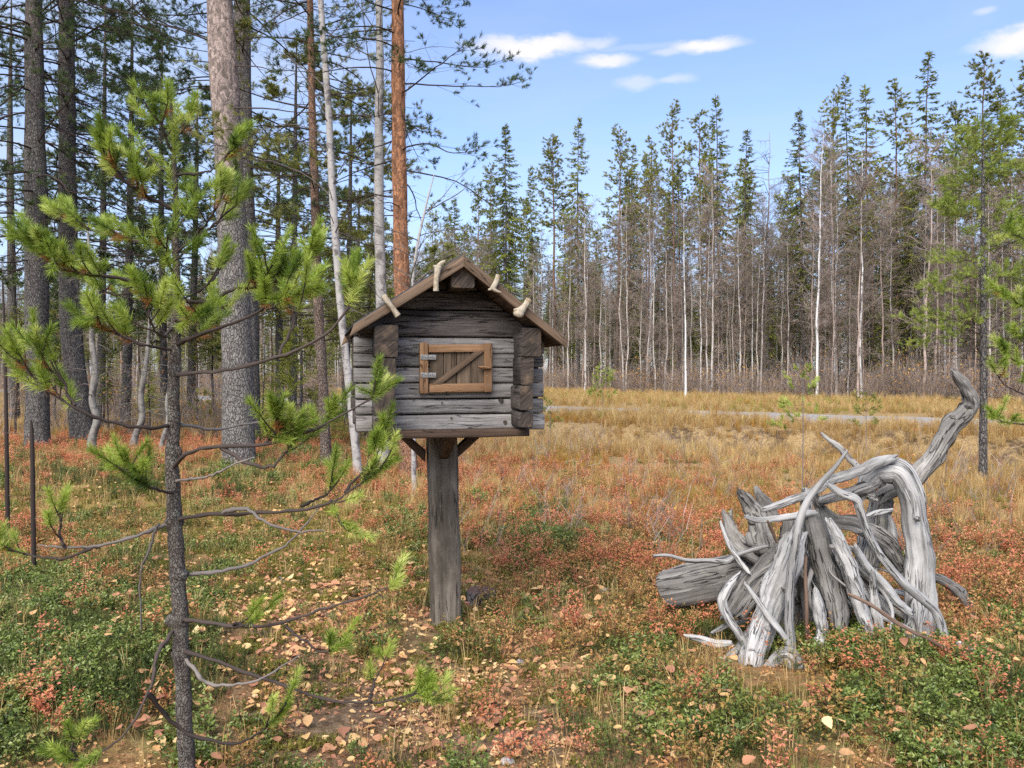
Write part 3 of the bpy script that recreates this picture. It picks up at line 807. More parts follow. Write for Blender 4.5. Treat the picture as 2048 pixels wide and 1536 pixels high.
# antler pieces nailed over the fascia
def antler(name, stem, rad, extra, lab, seed):
    W = FW1 + .016; mb = MB()
    S = spline([[*hw(*hz(x, y, W), W + dw), r * .00085] for (x, y, r, dw) in stem], 16)
    tube(mb, S[:, :3], S[:, 3], 12, .85, .06, seed)
    for e in extra:
        S = spline([[*hw(*hz(x, y, W), W + dw), r * .00085] for (x, y, r, dw) in e], 10)
        tube(mb, S[:, :3], S[:, 3], 10, .8, .08, seed + 3)
    return hpart('antler_handle', mb, M_ANTLER, lab)
antler('a', [(283, 328, 17, 0), (310, 370, 18, .004), (345, 415, 17, .002), (380, 462, 19, 0)], 0, [], 'plain straight piece of antler', 1)
antler('b', [(626, 300, 18, 0), (626, 240, 16, .004), (634, 190, 18, .004), (640, 150, 24, 0), (640, 138, 22, 0)], 0,
       [[(640, 160, 24, 0), (652, 130, 17, .004), (672, 112, 12, .01), (686, 104, 7, .012)], [(636, 160, 22, 0), (622, 142, 15, 0), (610, 138, 8, 0)]], 'antler piece with a forked upper end', 2)
antler('c', [(1034, 196, 17, 0), (1022, 235, 16, .003), (1008, 268, 18, .004), (998, 292, 20, .002)], 0,
       [[(1002, 285, 20, 0), (1022, 303, 13, .006), (1050, 312, 6, .008)], [(1000, 280, 18, 0), (984, 290, 12, .004), (968, 294, 7, .004)]], 'small antler piece with a pronged foot', 3)
antler('d', [(1236, 356, 22, 0), (1214, 390, 21, .004), (1190, 420, 26, .006), (1168, 448, 36, .004), (1162, 466, 28, 0)], 0,
       [[(1180, 430, 28, 0), (1152, 428, 20, .004), (1134, 424, 10, .004)]], 'thick antler piece with a knobbed foot', 4)

# little door: frame, planks, diagonal, hinges, turn-button
W0 = WF + .006
def drail(name, a0, a1, b0, b1, Wa, Wb, m, seed, lab=None, bev=.004):
    pa = [hz(*p, Wb) for p in (a0, a1, b0, b1)]
    mb = MB(); plank(mb, [hw(*pa[0], Wa), hw(*pa[1], Wa)], [hw(*pa[2], Wa), hw(*pa[3], Wa)], HN * (Wb - Wa), 10, bev, .001, seed)
    return hpart(name, mb, m, lab, door)
mb = MB()
xs = [585, 678, 764, 857, 942]
door = None
mb = MB(); pa = [hz(942, y, W0 + .018) for y in (700, 905)]; 
pa2 = [hz(x, y, W0 + .018) for (x, y) in ((588, 690), (588, 915), (940, 690), (940, 915))]
plank(mb, [hw(*pa2[0], WF - .01), hw(*pa2[2], WF - .01)], [hw(*pa2[1], WF - .01), hw(*pa2[3], WF - .01)], HN * .016, 6, .002, .001, 170)
door = hpart('door', mb, M_BEAM, 'little ledged door in a reddish brown frame')
for k in range(4):
    drail('door_plank', (xs[k] + 2, 906), (xs[k] + 2, 698), (xs[k + 1] - 2, 906), (xs[k + 1] - 2, 698), W0, W0 + .016 + (.003 if k % 2 else 0), M_DOORP, 171 + k, bev=.003)
drail('door_rail', (584, 650), (943, 650), (584, 704), (943, 698), W0, W0 + .034, M_DOORF, 180)
drail('door_rail', (588, 908), (943, 904), (588, 966), (943, 960), W0, W0 + .034, M_DOORF, 181)
drail('door_stile', (522, 968), (522, 641), (577, 967), (577, 641), W0, W0 + .030, M_DOORF, 182)
drail('door_stile', (944, 960), (944, 644), (997, 957), (997, 645), W0, W0 + .040, M_DOORF, 183)
drail('door_brace', (604, 908), (880, 698), (668, 908), (936, 700), W0 + .018, W0 + .036, M_FASC, 184)
for (y0, y1) in ((717, 751), (834, 868)):
    h = drail('hinge', (529, y0), (572, y0), (529, y1), (572, y1), W0 + .030, W0 + .034, M_METAL, 190, bev=.0015)
    h2 = drail('hinge', (579, y0), (627, y0), (579, y1), (627, y1), W0 + .030, W0 + .034, M_METAL, 191, bev=.0015)
    mb = MB(); a = hz(575, y0, W0 + .036); b = hz(575, y1, W0 + .036)
    tube(mb, [hw(*a, W0 + .036), hw(*b, W0 + .036)], .005, 10); hpart('hinge_pin', mb, M_METAL, None, door)
    for (sx, sy) in ((538, y0 + 11), (560, y0 + 20), (592, y0 + 18), (604, y0 + 14), (614, y0 + 22)):
        mb = MB(); a = hz(sx, sy, W0 + .036); tube(mb, [hw(*a, W0 + .0335), hw(*a, W0 + .036)], .0028, 8); hpart('screw', mb, M_SCREW, None, door)
for (sx, sy) in ((556, 928), (965, 680), (968, 912), (960, 855)):
    mb = MB(); a = hz(sx, sy, W0 + .042); tube(mb, [hw(*a, W0 + .029), hw(*a, W0 + (.0315 if sx < 600 else .0415))], .0030, 8); hpart('screw', mb, M_METAL, None, door)
mb = MB(); S = spline([[*hw(*hz(x, y, W0 + .05), W0 + .048), r * .0009] for (x, y, r) in ((904, 798, 9), (925, 800, 17), (955, 803, 19), (978, 804, 16), (988, 804, 8))], 14)
tube(mb, S[:, :3], S[:, 3], 12, .55, .03, 5); tb = hpart('turn_button', mb, M_DOORF, None, door)
mb = MB(); a = hz(962, 803, W0 + .062); tube(mb, [hw(*a, W0 + .056), hw(*a, W0 + .062)], .0045, 10); hpart('screw', mb, M_SCREW, None, door)
# knots as small recessed dark discs of end wood
for (sx, sy, r, Wk) in ((855, 465, .013, WF + .006), (1053, 1017, .014, WF + .005), (1080, 1157, .013, WF + .005), (404, 1100, .006, WF + .005), (668, 1030, .005, WF + .005), (728, 1130, .006, WF + .005)):
    mb = MB(); a = hz(sx, sy, Wk); tube(mb, [hw(*a, Wk - .02), hw(*a, Wk + .0015)], r, 12, .8, .15, int(sx)); hpart('knot', mb, M_END)

# sawn stump beside the post
c = GP(962, 1212); mb = MB()
pts = np.array([[c[0], c[1] + .08, c[2] - .1], [c[0], c[1] + .08, c[2] + .05], [c[0], c[1] + .08, c[2] + .085]])
tube(mb, spline(pts, 8), np.linspace(.115, .104, 8), 40, 1, .07, 4, 0, .2, 1, .04, rag=False)
so_ = single('tree_stump', mb, [M_BARK_DARK, M_STUMP], 'low sawn stump with a crumbling brown top beside the foot of the post', 'stump', c)
# ------------------------------------------------------------------ layout of the ground cover
def blob(px, py, L):
    o = 0
    for (cx, cy, rx, ry, a) in L:
        o = np.maximum(o, a * np.exp(-(((px - cx) / rx) ** 2 + ((py - cy) / ry) ** 2)))
    return o
B_LING = [(80, 1330, 300, 210, 1.25), (240, 1230, 170, 110, .9), (60, 1170, 150, 80, .8), (1830, 1430, 380, 130, 1.3), (1960, 1350, 170, 120, 1.2), (1700, 1340, 240, 80, 1.2),
          (1070, 1075, 140, 50, .9), (790, 1270, 90, 55, .9), (640, 930, 120, 30, .6), (450, 955, 140, 25, .7), (1480, 1320, 90, 60, .6), (820, 1040, 70, 30, .5), (480, 1530, 80, 40, .4), (1320, 1300, 70, 50, .5), (960, 1480, 60, 40, .35), (1240, 1470, 70, 50, .5)]
B_HEATH = [(60, 1400, 330, 170, 1.0), (300, 1290, 130, 120, .8), (1650, 1290, 180, 60, .9), (1850, 1400, 300, 120, .8), (200, 965, 230, 40, .9), (1050, 1070, 120, 45, .8), (1540, 1260, 300, 50, .6), (850, 1300, 90, 50, .6), (1560, 1480, 200, 60, .6), (1290, 1160, 160, 40, .5)]
B_BLUE = [(980, 965, 340, 65, 1.15), (1330, 1040, 400, 85, 1.15), (1200, 1140, 230, 60, .8), (250, 890, 420, 55, .9), (800, 985, 120, 35, .8), (1980, 1180, 200, 160, .6), (60, 1100, 130, 70, .45), (1440, 1190, 140, 70, .6),
          (1900, 1030, 200, 60, .35), (1100, 1250, 140, 50, .4), (1700, 1380, 140, 70, .3), (1980, 1440, 120, 70, .45), (1400, 1500, 200, 70, .4), (120, 1420, 120, 60, .3), (60, 1010, 150, 40, .45), (440, 1010, 130, 26, .35)]
B_ORANGE = [(1150, 1210, 300, 110, .9), (1300, 1400, 260, 150, .9), (1960, 1230, 200, 150, .8), (1000, 1130, 120, 80, .6), (150, 1080, 220, 60, .5), (1560, 1450, 260, 110, .5), (760, 1130, 120, 100, .3), (60, 1490, 150, 60, .4)]
B_MOSS = [(1000, 1190, 140, 50, .5), (300, 1060, 130, 40, .7), (740, 1030, 110, 35, .7), (1230, 1290, 90, 50, .4), (650, 1100, 200, 80, 1.0), (480, 1060, 170, 50, .9), (150, 1000, 260, 45, .9), (820, 1150, 90, 50, .8), (560, 1180, 120, 40, .7), (980, 1120, 90, 40, .4), (480, 1300, 70, 50, .5), (900, 1350, 220, 50, .35), (380, 1480, 90, 60, .5)]
B_PATH = [(1060, 1330, 160, 70, .6), (840, 1240, 120, 50, .5), (600, 1240, 260, 110, 1.0), (760, 1400, 330, 120, 1.0), (980, 1480, 300, 110, .9), (700, 1180, 220, 90, .8), (560, 1490, 200, 120, .8), (900, 1260, 130, 60, .7), (1180, 1420, 160, 90, .5)]
def masks(x, y):
    z = Hh(x, y); px, py = topx(x, y, z)
    wob = 22 * vnoise(x * 2.3, y * 1.6, 9); px = px + wob; py = py + wob * .5
    f = sstep(6.9, 10.8, y + .22 * x + .9 * vnoise(x * .5, y * .5, 12)) * sstep(-3.2, 1.5, x - (y - 11) * .02)
    far = sstep(17, 21, y)
    return dict(px=px, py=py, ling=blob(px, py, B_LING), heath=blob(px, py, B_HEATH), blue=blob(px, py, B_BLUE), orange=blob(px, py, B_ORANGE),
                moss=blob(px, py, B_MOSS), path=blob(px, py, B_PATH), field=np.clip(np.maximum(f, far), 0, 1))

# ground: one sheet to the horizon, fine near the camera
def axis_(a, b, n, k): 
    t = np.linspace(-1, 1, n) if a < 0 else np.linspace(0, 1, n)
    return np.sinh(t * k) / math.sinh(k) * (b if a < 0 else (b - a)) + (0 if a < 0 else a)
gx = axis_(-1, 2500, 420, 7.6); gy = np.concatenate([np.linspace(-2500, -60, 12), np.linspace(-40, -2, 14), axis_(0, 2500, 420, 7.0)])
XX, YY = np.meshgrid(gx, gy); ZZ = Hh(XX, YY)
nx, ny = len(gx), len(gy)
mb = MB(); i = (np.arange(ny - 1)[:, None] * nx + np.arange(nx - 1)[None]).reshape(-1, 1)
mb.add(np.stack([XX, YY, ZZ], -1).reshape(-1, 3), [np.concatenate([i, i + 1, i + nx + 1, i + nx], 1)])
ground = struct('ground', mb, M_GROUND)
mk = masks(XX.ravel(), YY.ravel())
bb = YY.ravel() - bank_y(XX.ravel()); mk['bank'] = np.exp(-((bb - .15) / .5) ** 2) * sstep(-1, 2, XX.ravel()) * (XX.ravel() < 14)
for k in ('field', 'path', 'moss', 'bank'):
    a = ground.data.attributes.new('m_' + k, 'FLOAT', 'POINT'); a.data.foreach_set('value', np.where(YY.ravel() > 1, mk[k], 0).astype(np.float32))
# gravel road
mb = MB(); S = np.linspace(-70, 70, 220); Wd_ = np.linspace(-2.2, 2.2, 9)
SS, WW = np.meshgrid(S, Wd_, indexing='ij'); eg = 1 + .05 * np.sin(SS * 1.3) * (np.abs(WW) > 2.1)
rx = ROAD0[0] + RD[0] * SS + RN[0] * WW * eg; ry = ROAD0[1] + RD[1] * SS + RN[1] * WW * eg
rz = Hh(rx, ry) + .03 * (1 - (WW / 2.2) ** 2) + .006
i = (np.arange(219)[:, None] * 9 + np.arange(8)[None]).reshape(-1, 1)
mb.add(np.stack([rx, ry, rz], -1).reshape(-1, 3), [np.concatenate([i, i + 9, i + 10, i + 1], 1)])
struct('road', mb, M_ROAD)

# ------------------------------------------------------------------ small plant meshes
def shrub_mesh(name, m, seed, stems, h, spread, leaf, wid, per, stemr=.0012, upright=.8, stem_c=.1):
    q = np.random.default_rng(seed); mb = MB(); Pp = []; Dd = []; Cc = []; SA = []; SB = []
    for _ in range(stems):
        a = q.uniform(0, 6.28); b = np.array([math.cos(a), math.sin(a), 0]) * q.uniform(0, spread * .6)
        lean = np.array([math.cos(a + q.normal(0, .6)), math.sin(a), 0]) * (1 - upright) * q.uniform(.3, 1.6) + np.array([0, 0, 1]); lean = nrm(lean)
        H_ = h * q.uniform(.55, 1.15); cst = q.uniform(0, 1)
        pts = [b]
        for k in range(3): pts.append(pts[-1] + nrm(lean + q.normal(0, .16, 3)) * H_ / 3)
        for k in range(3): SA.append(pts[k]); SB.append(pts[k + 1])
        n = int(per * q.uniform(.6, 1.3))
        t = q.uniform(.25, 1.05, n); 
        for tt in t:
            s_ = min(tt, .999) * 3; k = int(s_); p = pts[k] + (pts[k + 1] - pts[k]) * (s_ - k)
            az_ = q.uniform(0, 6.28); e = q.uniform(-.1, .9)
            d = np.array([math.cos(az_) * math.cos(e), math.sin(az_) * math.cos(e), math.sin(e)])
            Pp.append(p + d * leaf * .25 + q.normal(0, leaf * .3, 3)); Dd.append(d); Cc.append(np.clip(cst * .55 + q.uniform(0, .35) + tt * .12, 0, 1))
    leafcards(mb, np.array(Pp), np.array(Dd), leaf * q.uniform(.7, 1.25, len(Pp)), wid * q.uniform(.8, 1.2, len(Pp)), np.array(Cc), seed)
    strips(mb, np.array(SA), np.array(SB), stemr * 2, stemr, seed, stem_c, 1)
    return mb.mesh(name, [m, M_TWIGD], None, False)
def heath_mesh(name, m, seed, n=26, h=.09, spread=.07):
    q = np.random.default_rng(seed); mb = MB()
    a = q.uniform(0, 6.28, n); r = spread * q.uniform(0, 1, n) ** .6
    base = np.stack([np.cos(a) * r, np.sin(a) * r, q.uniform(0, h * .3, n)], -1)
    ax = nrm(np.stack([np.cos(a) * q.uniform(0, .6, n), np.sin(a) * q.uniform(0, .6, n), np.ones(n)], -1) + q.normal(0, .12, (n, 3)))
    needles(mb, base, ax, h * q.uniform(.5, 1, n), 20, .010, .0028, 1.0, seed, q.uniform(.2, .8, n))
    strips(mb, base * [1, 1, 0], base + ax * h * .6, .002, .001, seed, .1, 1)
    return mb.mesh(name, [m, M_TWIGD], None, False)
def grass_mesh(name, m, seed, n=40, h=.25, w_=.004, spread=.06, droop=.6):
    q = np.random.default_rng(seed); mb = MB(); V = []; C = []
    for _ in range(n):
        a = q.uniform(0, 6.28); r = spread * q.uniform(0, 1); b = np.array([math.cos(a) * r, math.sin(a) * r, -.01])
        out = np.array([math.cos(a + q.normal(0, .7)), math.sin(a + q.normal(0, .7)), 0]); H_ = h * q.uniform(.4, 1.1); dr = droop * q.uniform(.2, 1.3)
        s = np.cross(out, [0, 0, 1]) * w_ / 2 * q.uniform(.7, 1.2)
        p1 = b + np.array([0, 0, H_ * .5]) + out * H_ * .14 * dr; p2 = b + np.array([0, 0, H_ * (.9 - .25 * dr)]) + out * H_ * .5 * dr; p3 = p2 + out * H_ * .25 * dr + np.array([0, 0, H_ * (.12 - .22 * dr)])
        V += [b - s, b + s, p1 - s * .9, p1 + s * .9, p2 - s * .5, p2 + s * .5, p3]; C += [q.uniform(0, 1)] * 7
    i = np.arange(n)[:, None] * 7
    mb.add(np.array(V), [np.concatenate([i + np.array([[0, 1, 3, 2]]), i + np.array([[2, 3, 5, 4]])]), i + np.array([[4, 5, 6]])], None, np.array(C))
    return mb.mesh(name, [m], None, False)
def litter_mesh(name, m, seed, n, size, area, up=.35, zmax=.02):
    q = np.random.default_rng(seed); mb = MB()
    p = np.stack([q.uniform(-area, area, n), q.uniform(-area, area, n), q.uniform(.004, zmax, n)], -1)
    a = q.uniform(0, 6.28, n); d = np.stack([np.cos(a), np.sin(a), q.normal(0, up, n)], -1)
    L = size * q.uniform(.5, 1.2, n); leafcards(mb, p, d, L, L * .72, q.uniform(0, 1, n), seed, fold=.12)
    return mb.mesh(name, [m], None, False)

K_LING = [shrub_mesh('lingonberry', M_LING, 100 + k, 9, .085 + .01 * k, .09, .017, .010, 20, upright=.55) for k in range(5)]
K_BLUE = [shrub_mesh('blueberry', M_BLUE, 120 + k, 8, .15 + .02 * k, .09, .019, .011, 17, upright=.72) for k in range(5)]
K_ORNG = [shrub_mesh('bilberry', M_ORANGE, 140 + k, 7, .13 + .02 * k, .09, .023, .012, 12, upright=.8) for k in range(5)]
K_HEATH = [heath_mesh('crowberry', M_HEATH, 160 + k) for k in range(4)]
K_MOSS = [heath_mesh('moss', M_MOSS, 170 + k, 40, .022, .06) for k in range(3)]
K_GR = [grass_mesh('grass', M_GRASS, 180 + k, 46, .24 + .04 * k) for k in range(4)]
K_GRO = [grass_mesh('grass', M_GRASSO, 190 + k, 50, .20 + .03 * k, droop=.9) for k in range(3)]
K_GRG = [grass_mesh('grass', M_GRASSG, 195 + k, 46, .22 + .03 * k) for k in range(3)]
K_GRN = [grass_mesh('grass', M_GRASS, 200 + k, 14, .13 + .03 * k, .0022, .05, .5) for k in range(3)]
K_LIT = [litter_mesh('litter', M_LITTER, 210 + k, 46, .024, .14) for k in range(4)]

FEET = [(*GP(1612, 1362)[:2], .09), (*GP(1640, 1392)[:2], .07), (*GP(1560, 1352)[:2], .09), (*GP(1500, 1335)[:2], .12), (*GP(1440, 1290)[:2], .12), (*GP(1850, 1290)[:2], .14), (*GP(962, 1206)[:2], .14)]
def sample(n, y0, y1, seed, side=.84, pad=1.3):
    n = int(n * (1.30 if y1 < 12 else 1.18)); q = np.random.default_rng(seed)
    y = np.sqrt(q.uniform(y0 ** 2, y1 ** 2, n)); x = q.uniform(-1, 1, n) * (side * y + pad)
    keep = (np.abs(x + .43) > .105) | (np.abs(y - 4.95) > .105)
    for (fx, fy, fr) in FEET: keep &= ((x - fx) ** 2 + (y - fy) ** 2 > fr * fr)
    return x[keep], y[keep], q
def dens(k, m):
    clear = 1 - .85 * m['path']
    fl = m['field']; near = 1 - fl
    return {'ling': (.10 + m['ling']) * clear * near, 'heath': (.07 + m['heath']) * clear * near,
            'blue': (.06 * near + .85 * m['blue']) * (1 - .8 * m['path']) * (1 - .75 * fl * (m['py'] < 930)),
            'orange': (.09 + .7 * m['orange']) * (1 - .6 * m['path']) * (near + .15 * fl)}[k] * (1 - .75 * m['moss'])
def plant(name, kinds, key, spec, label, cat, seed, scale=1.0):
    PT = []; RT = []; SCL = []; ID = []
    for (n, y0, y1, sc0) in spec:
        x, y, q = sample(n, y0, y1, seed + int(y0 * 10)); m = masks(x, y)
        clump = np.clip(.55 + 1.05 * vnoise(x * 1.7, y * 1.7, seed) + .3 * vnoise(x * 6, y * 6, seed + 1), .04, 1.3)
        ok = q.uniform(0, 1, len(x)) < dens(key, m) * clump
        x, y = x[ok], y[ok]; n2 = len(x)
        PT.append(np.stack([x, y, Hh(x, y) - .008], -1)); RT.append(np.stack([q.normal(0, .13, n2), q.normal(0, .13, n2), q.uniform(0, 6.28, n2)], -1))
        SCL.append(q.uniform(.65, 1.3, n2) * sc0 * scale); ID.append(q.integers(0, len(kinds), n2))
    return scatter(name, np.concatenate(PT), np.concatenate(RT), np.concatenate(SCL), np.concatenate(ID), kinds, label, cat)
plant('lingonberry_mat', K_LING, 'ling', [(13000, 1.9, 8, 1), (12000, 8, 18, 1.4)], 'low mat of glossy green lingonberry sprigs over the forest floor', 'ground cover', 300)
plant('crowberry_mat', K_HEATH, 'heath', [(16000, 1.9, 8, 1), (9000, 8, 18, 1.5)], 'dark green crowberry heath between the berry shrubs', 'ground cover', 310)
plant('red_berry_shrubs', K_BLUE, 'blue', [(8000, 1.9, 8, .85), (19000, 8, 19, .9)], 'low coral red blueberry shrubs in autumn colour', 'ground cover', 320)
plant('orange_berry_shrubs', K_ORNG, 'orange', [(9500, 1.9, 8, .85), (8000, 8, 20, 1.0)], 'low shrubs with orange and yellow green autumn leaves', 'ground cover', 330)

def scat2(name, kinds, fn, spec, label, cat, seed, zoff=-.005, tilt=.1):
    PT = []; RT = []; SCL = []; ID = []
    for (n, y0, y1, s0, s1) in spec:
        x, y, q = sample(n, y0, y1, seed + int(y0)); m = masks(x, y); ok = q.uniform(0, 1, len(x)) < fn(x, y, m)
        x, y = x[ok], y[ok]; n2 = len(x)
        PT.append(np.stack([x, y, Hh(x, y) + zoff], -1)); RT.append(np.stack([q.normal(0, tilt, n2), q.normal(0, tilt, n2), q.uniform(0, 6.28, n2)], -1))
        SCL.append(q.uniform(s0, s1, n2)); ID.append(q.integers(0, len(kinds), n2))
    return scatter(name, np.concatenate(PT), np.concatenate(RT), np.concatenate(SCL), np.concatenate(ID), kinds, label, cat)
def offroad(x, y):
    s = road_s(x, y); b = y - bank_y(x)
    return ((s > 2.2) | (s < -2.25)) * np.where((s < 0) & (s > -4.5), np.clip((-s - 2.2) / 4.0, .015, 1) ** 1.7, 1.0) * np.where((b > -1.0) & (b < .35) & (x > 0), .12 + .7 * (vnoise(x * .8, y * .8, 31) > .05), 1)
scat2('moss_cushions', K_MOSS, lambda x, y, m: np.clip(m['moss'] + .12 + .1 * m['path'], 0, 1), [(9000, 1.9, 9, .7, 1.5), (3000, 9, 14, 1, 2)], 'olive and ochre moss cushions beside the path', 'moss', 340)
scat2('leaf_litter', K_LIT, lambda x, y, m: np.clip(.28 + m['path'] + .2 * m['moss'], 0, 1) * (1 - .7 * m['ling']) * (1 - .85 * m['field']), [(2600, 1.9, 9, .8, 1.2), (1500, 9, 16, .9, 1.4)], 'small crumbled brown and tan leaves on the ground', 'leaf litter', 350, 0, .03)
scat2('sparse_grass', K_GRN, lambda x, y, m: (.35 + .6 * m['blue'] + .4 * m['orange']) * (1 - .5 * m['path']) * (1 - m['field']), [(7000, 1.9, 9, .6, 1.3), (6500, 9, 14, .9, 1.7)], 'thin dry grass stems among the shrubs', 'grass', 360)
n1 = lambda x, y, s, f=.6: vnoise(x * f, y * f, s)
scat2('dry_grass', K_GR, lambda x, y, m: m['field'] * offroad(x, y) * (.55 + .5 * n1(x, y, 71)) * (1 - .5 * m['blue']), [(9000, 7, 14, .5, 1.0), (22000, 14, 24, .7, 1.3), (24000, 24, 60, .8, 1.5)], 'tussocks of dry tan grass covering the clearing', 'grass', 370)
scat2('orange_grass', K_GRO, lambda x, y, m: m['field'] * offroad(x, y) * np.clip(.05 + .8 * n1(x, y, 72), 0, 1), [(7000, 7, 14, .5, 1.1), (9000, 14, 22, .7, 1.2), (6000, 22, 50, .8, 1.4)], 'orange and ochre grass tussocks in the clearing', 'grass', 380)
scat2('green_grass', K_GRG, lambda x, y, m: m['field'] * offroad(x, y) * np.clip(.03 + .8 * n1(x, y, 73) + .35 * (y > 24), 0, 1), [(6000, 7, 15, .4, .9), (8000, 15, 26, .6, 1.1), (12000, 26, 60, .8, 1.5)], 'yellow green grass patches near the road', 'grass', 390)

# fallen birch leaves: the largest are pieces of the ground, one by one
def leaf_blade(seed):
    q = np.random.default_rng(seed); mb = MB(); n = 11; L = 1.0
    t = np.linspace(0, 1, n); wdt = .38 * np.sin(np.pi * np.clip(t, 0, 1) ** .62) ** .9 * (1 + .10 * np.sin(np.arange(n) * 2.6)) 
    curl = q.uniform(-.25, .45); fold = q.uniform(.05, .4); z = curl * (t - .5) ** 2 * 1.6
    mid = np.stack([t - .5, 0 * t, z], -1); lft = mid + np.stack([0 * t, wdt, wdt * fold], -1); rgt = mid + np.stack([0 * t, -wdt, wdt * fold * q.uniform(.3, 1.4)], -1)
    V = np.concatenate([mid, lft, rgt]); i = np.arange(n - 1)[:, None]
    mb.add(V, [np.concatenate([np.concatenate([i, i + 1, i + n + 1, i + n], 1), np.concatenate([i + 1, i, i + 2 * n, i + 2 * n + 1], 1)])], None, q.uniform(.35, .8))
    strips(mb, np.array([[-.5, 0, z[0]]]), np.array([[-.78, q.uniform(-.08, .08), .03]]), .03, .02, seed, .2)
    return mb.mesh('fallen_leaf', [M_LITTER], None, True)
K_LEAF = [leaf_blade(400 + k) for k in range(9)]
q = np.random.default_rng(77)
N = 5200; y = np.sqrt(q.uniform(2.1 ** 2, 11 ** 2, N)); x = q.uniform(-1, 1, N) * (.68 * y + .2)
yb = np.sqrt(q.uniform(2.1 ** 2, 6 ** 2, 3600)); xb = q.uniform(-1, 1, 3600) * (.68 * yb + .2)
x = np.r_[x, xb]; y = np.r_[y, yb]
m = masks(x, y); ok = q.uniform(0, 1, len(x)) < np.clip(.10 + .85 * m['path'] + .4 * m['moss'] + .16 * m['orange'] + .08 * m['ling'], 0, 1) * (1 - .9 * m['field'])
x, y = x[ok], y[ok]; m = masks(x, y); N = len(x)
lift = .012 + q.uniform(0, .02, N) + .07 * np.clip(m['ling'] + m['heath'] + m['orange'] * .8, 0, 1) * q.uniform(.4, 1.1, N) * (m['path'] < .5)
pos = np.stack([x, y, Hh(x, y) + lift], -1); size = q.uniform(.030, .062, N)
score = size / y; order = np.argsort(-score)
for k in order[:290]:
    o = bpy.data.objects.new('fallen_leaf', K_LEAF[q.integers(0, 9)]); COL.objects.link(o); o.parent = ground
    o.location = pos[k]; o.rotation_euler = (q.normal(0, .28), q.normal(0, .28), q.uniform(0, 6.28)); o.scale = (size[k],) * 3
rest = order[290:]
scatter('leaf_carpet', pos[rest], np.stack([q.normal(0, .3, len(rest)), q.normal(0, .3, len(rest)), q.uniform(0, 6.28, len(rest))], -1), size[rest], q.integers(0, 9, len(rest)), K_LEAF, 'scattered fallen yellow and brown birch leaves', 'fallen leaves')
# bare sticks and a few pale stones on the path
for k, (px, py, ln, an) in enumerate([(730, 1185, .16, .5), (1160, 1090, .22, .9), (690, 1300, .14, 2.3), (560, 1165, .18, 1.9), (1280, 985, .35, 2.0), (880, 1225, .10, .7)]):
    c = GP(px, py) + np.array([0, 0, .015]); d = np.array([math.cos(an), math.sin(an), .05]) * ln / 2
    S = spline([c - d, c + np.array([.01, .01, .01]), c + d], 8); mb = MB(); tube(mb, S, np.linspace(.006, .003, 8), 6, 1, .1, k)
    single('fallen_twig', mb, M_DRIFTD, ['short grey twig lying on the mossy ground left of the post', 'pale twig lying among the red shrubs right of the post', 'twig on the leaf strewn path below the mossy patch', 'thin twig lying across the olive moss patch', 'long bare twig lying in the red shrubs near the clearing', 'tiny grey twig at the very foot of the post'][k], 'twig', c)
for k, (px, py, r) in enumerate([(1040, 1325, .022), (1205, 1180, .05), (1015, 1525, .03)]):
    c = GP(px, py); mb = MB(); S = spline([c + [-r, 0, .0], c + [0, 0, .008], c + [r, 0, .0]], 7)
    tube(mb, S, r * np.array([.3, .7, .85, .9, .85, .6, .2]), 10, .5, .1, k)
    single('stone', mb, M_STONE, ['small pale bluish stone on the leafy path right of the post', 'broad flat grey stone half buried in orange shrubs beside the log', 'grey pebble at the bottom edge of the path'][k], 'stone', c)
# ------------------------------------------------------------------ the pile of silver grey root wood
def zr(zx, zy, d): return P(1280 + zx * .4558, 720 + zy * .4557, d)
def root(pts, sides=22, ell=1.0, groove=.16, rough=.07, seed=0, n=None, m=0, mbx=None):
    S = []
    for p in pts:
        zx, zy, r, d = p; S.append([*zr(zx, zy, d), r * .4558 / F * d])
    n = n or max(14, len(pts) * 6)
    S = spline(S, n); mb = mbx or MB()
    q = np.random.default_rng(seed); wig = np.cumsum(q.normal(0, 1, (n, 3)), 0); wig -= np.linspace(0, 1, n)[:, None] * wig[-1]
    S[:, :3] += wig * S[:, 3:4] * .03
    if sides > 22: sides = int(sides * 1.5)
    tube(mb, S[:, :3], np.maximum(S[:, 3], .0015), sides, ell, rough, seed, m, .5, None, groove, q.uniform(-2, 2)); return mb
def with_d(L, d0, d1=None):
    d1 = d0 if d1 is None else d1; n = len(L)
    return [(a, b, c, d0 + (d1 - d0) * i / (n - 1)) for i, (a, b, c) in enumerate(L)]
base = GP(1600, 1300)
pile = thing('root_stump', 'big upturned silver grey tree stump with a tangle of arching roots rising from the shrubs', 'dead stump', base)
bl = np.array(pile.location)
def rp(name, L, d0, d1=None, m=M_DRIFT, seed=0, lab=None, **kw):
    mb = root(with_d(L, d0, d1), seed=seed, **kw); return part(name, mb, m, pile, bl, lab)
rp('root', [(985, 600, 34), (1010, 545, 44), (1060, 498, 52), (1135, 508, 58), (1185, 590, 60), (1208, 720, 60), (1218, 850, 60), (1222, 1000, 62), (1222, 1130, 66), (1212, 1270, 70)], 4.62, 4.42, seed=1, sides=32, groove=.14, lab='thick pale root bent over like a knee')
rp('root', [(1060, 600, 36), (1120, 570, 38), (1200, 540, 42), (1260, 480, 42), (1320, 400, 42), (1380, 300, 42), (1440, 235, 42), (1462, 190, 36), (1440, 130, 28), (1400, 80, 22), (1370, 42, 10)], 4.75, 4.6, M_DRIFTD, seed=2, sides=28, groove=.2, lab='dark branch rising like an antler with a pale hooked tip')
rp('root', [(538, 656, 12), (600, 640, 18), (680, 610, 20), (760, 580, 20), (830, 535, 24), (900, 510, 25), (980, 478, 24), (1050, 450, 25), (1122, 430, 17)], 4.38, 4.5, seed=3)
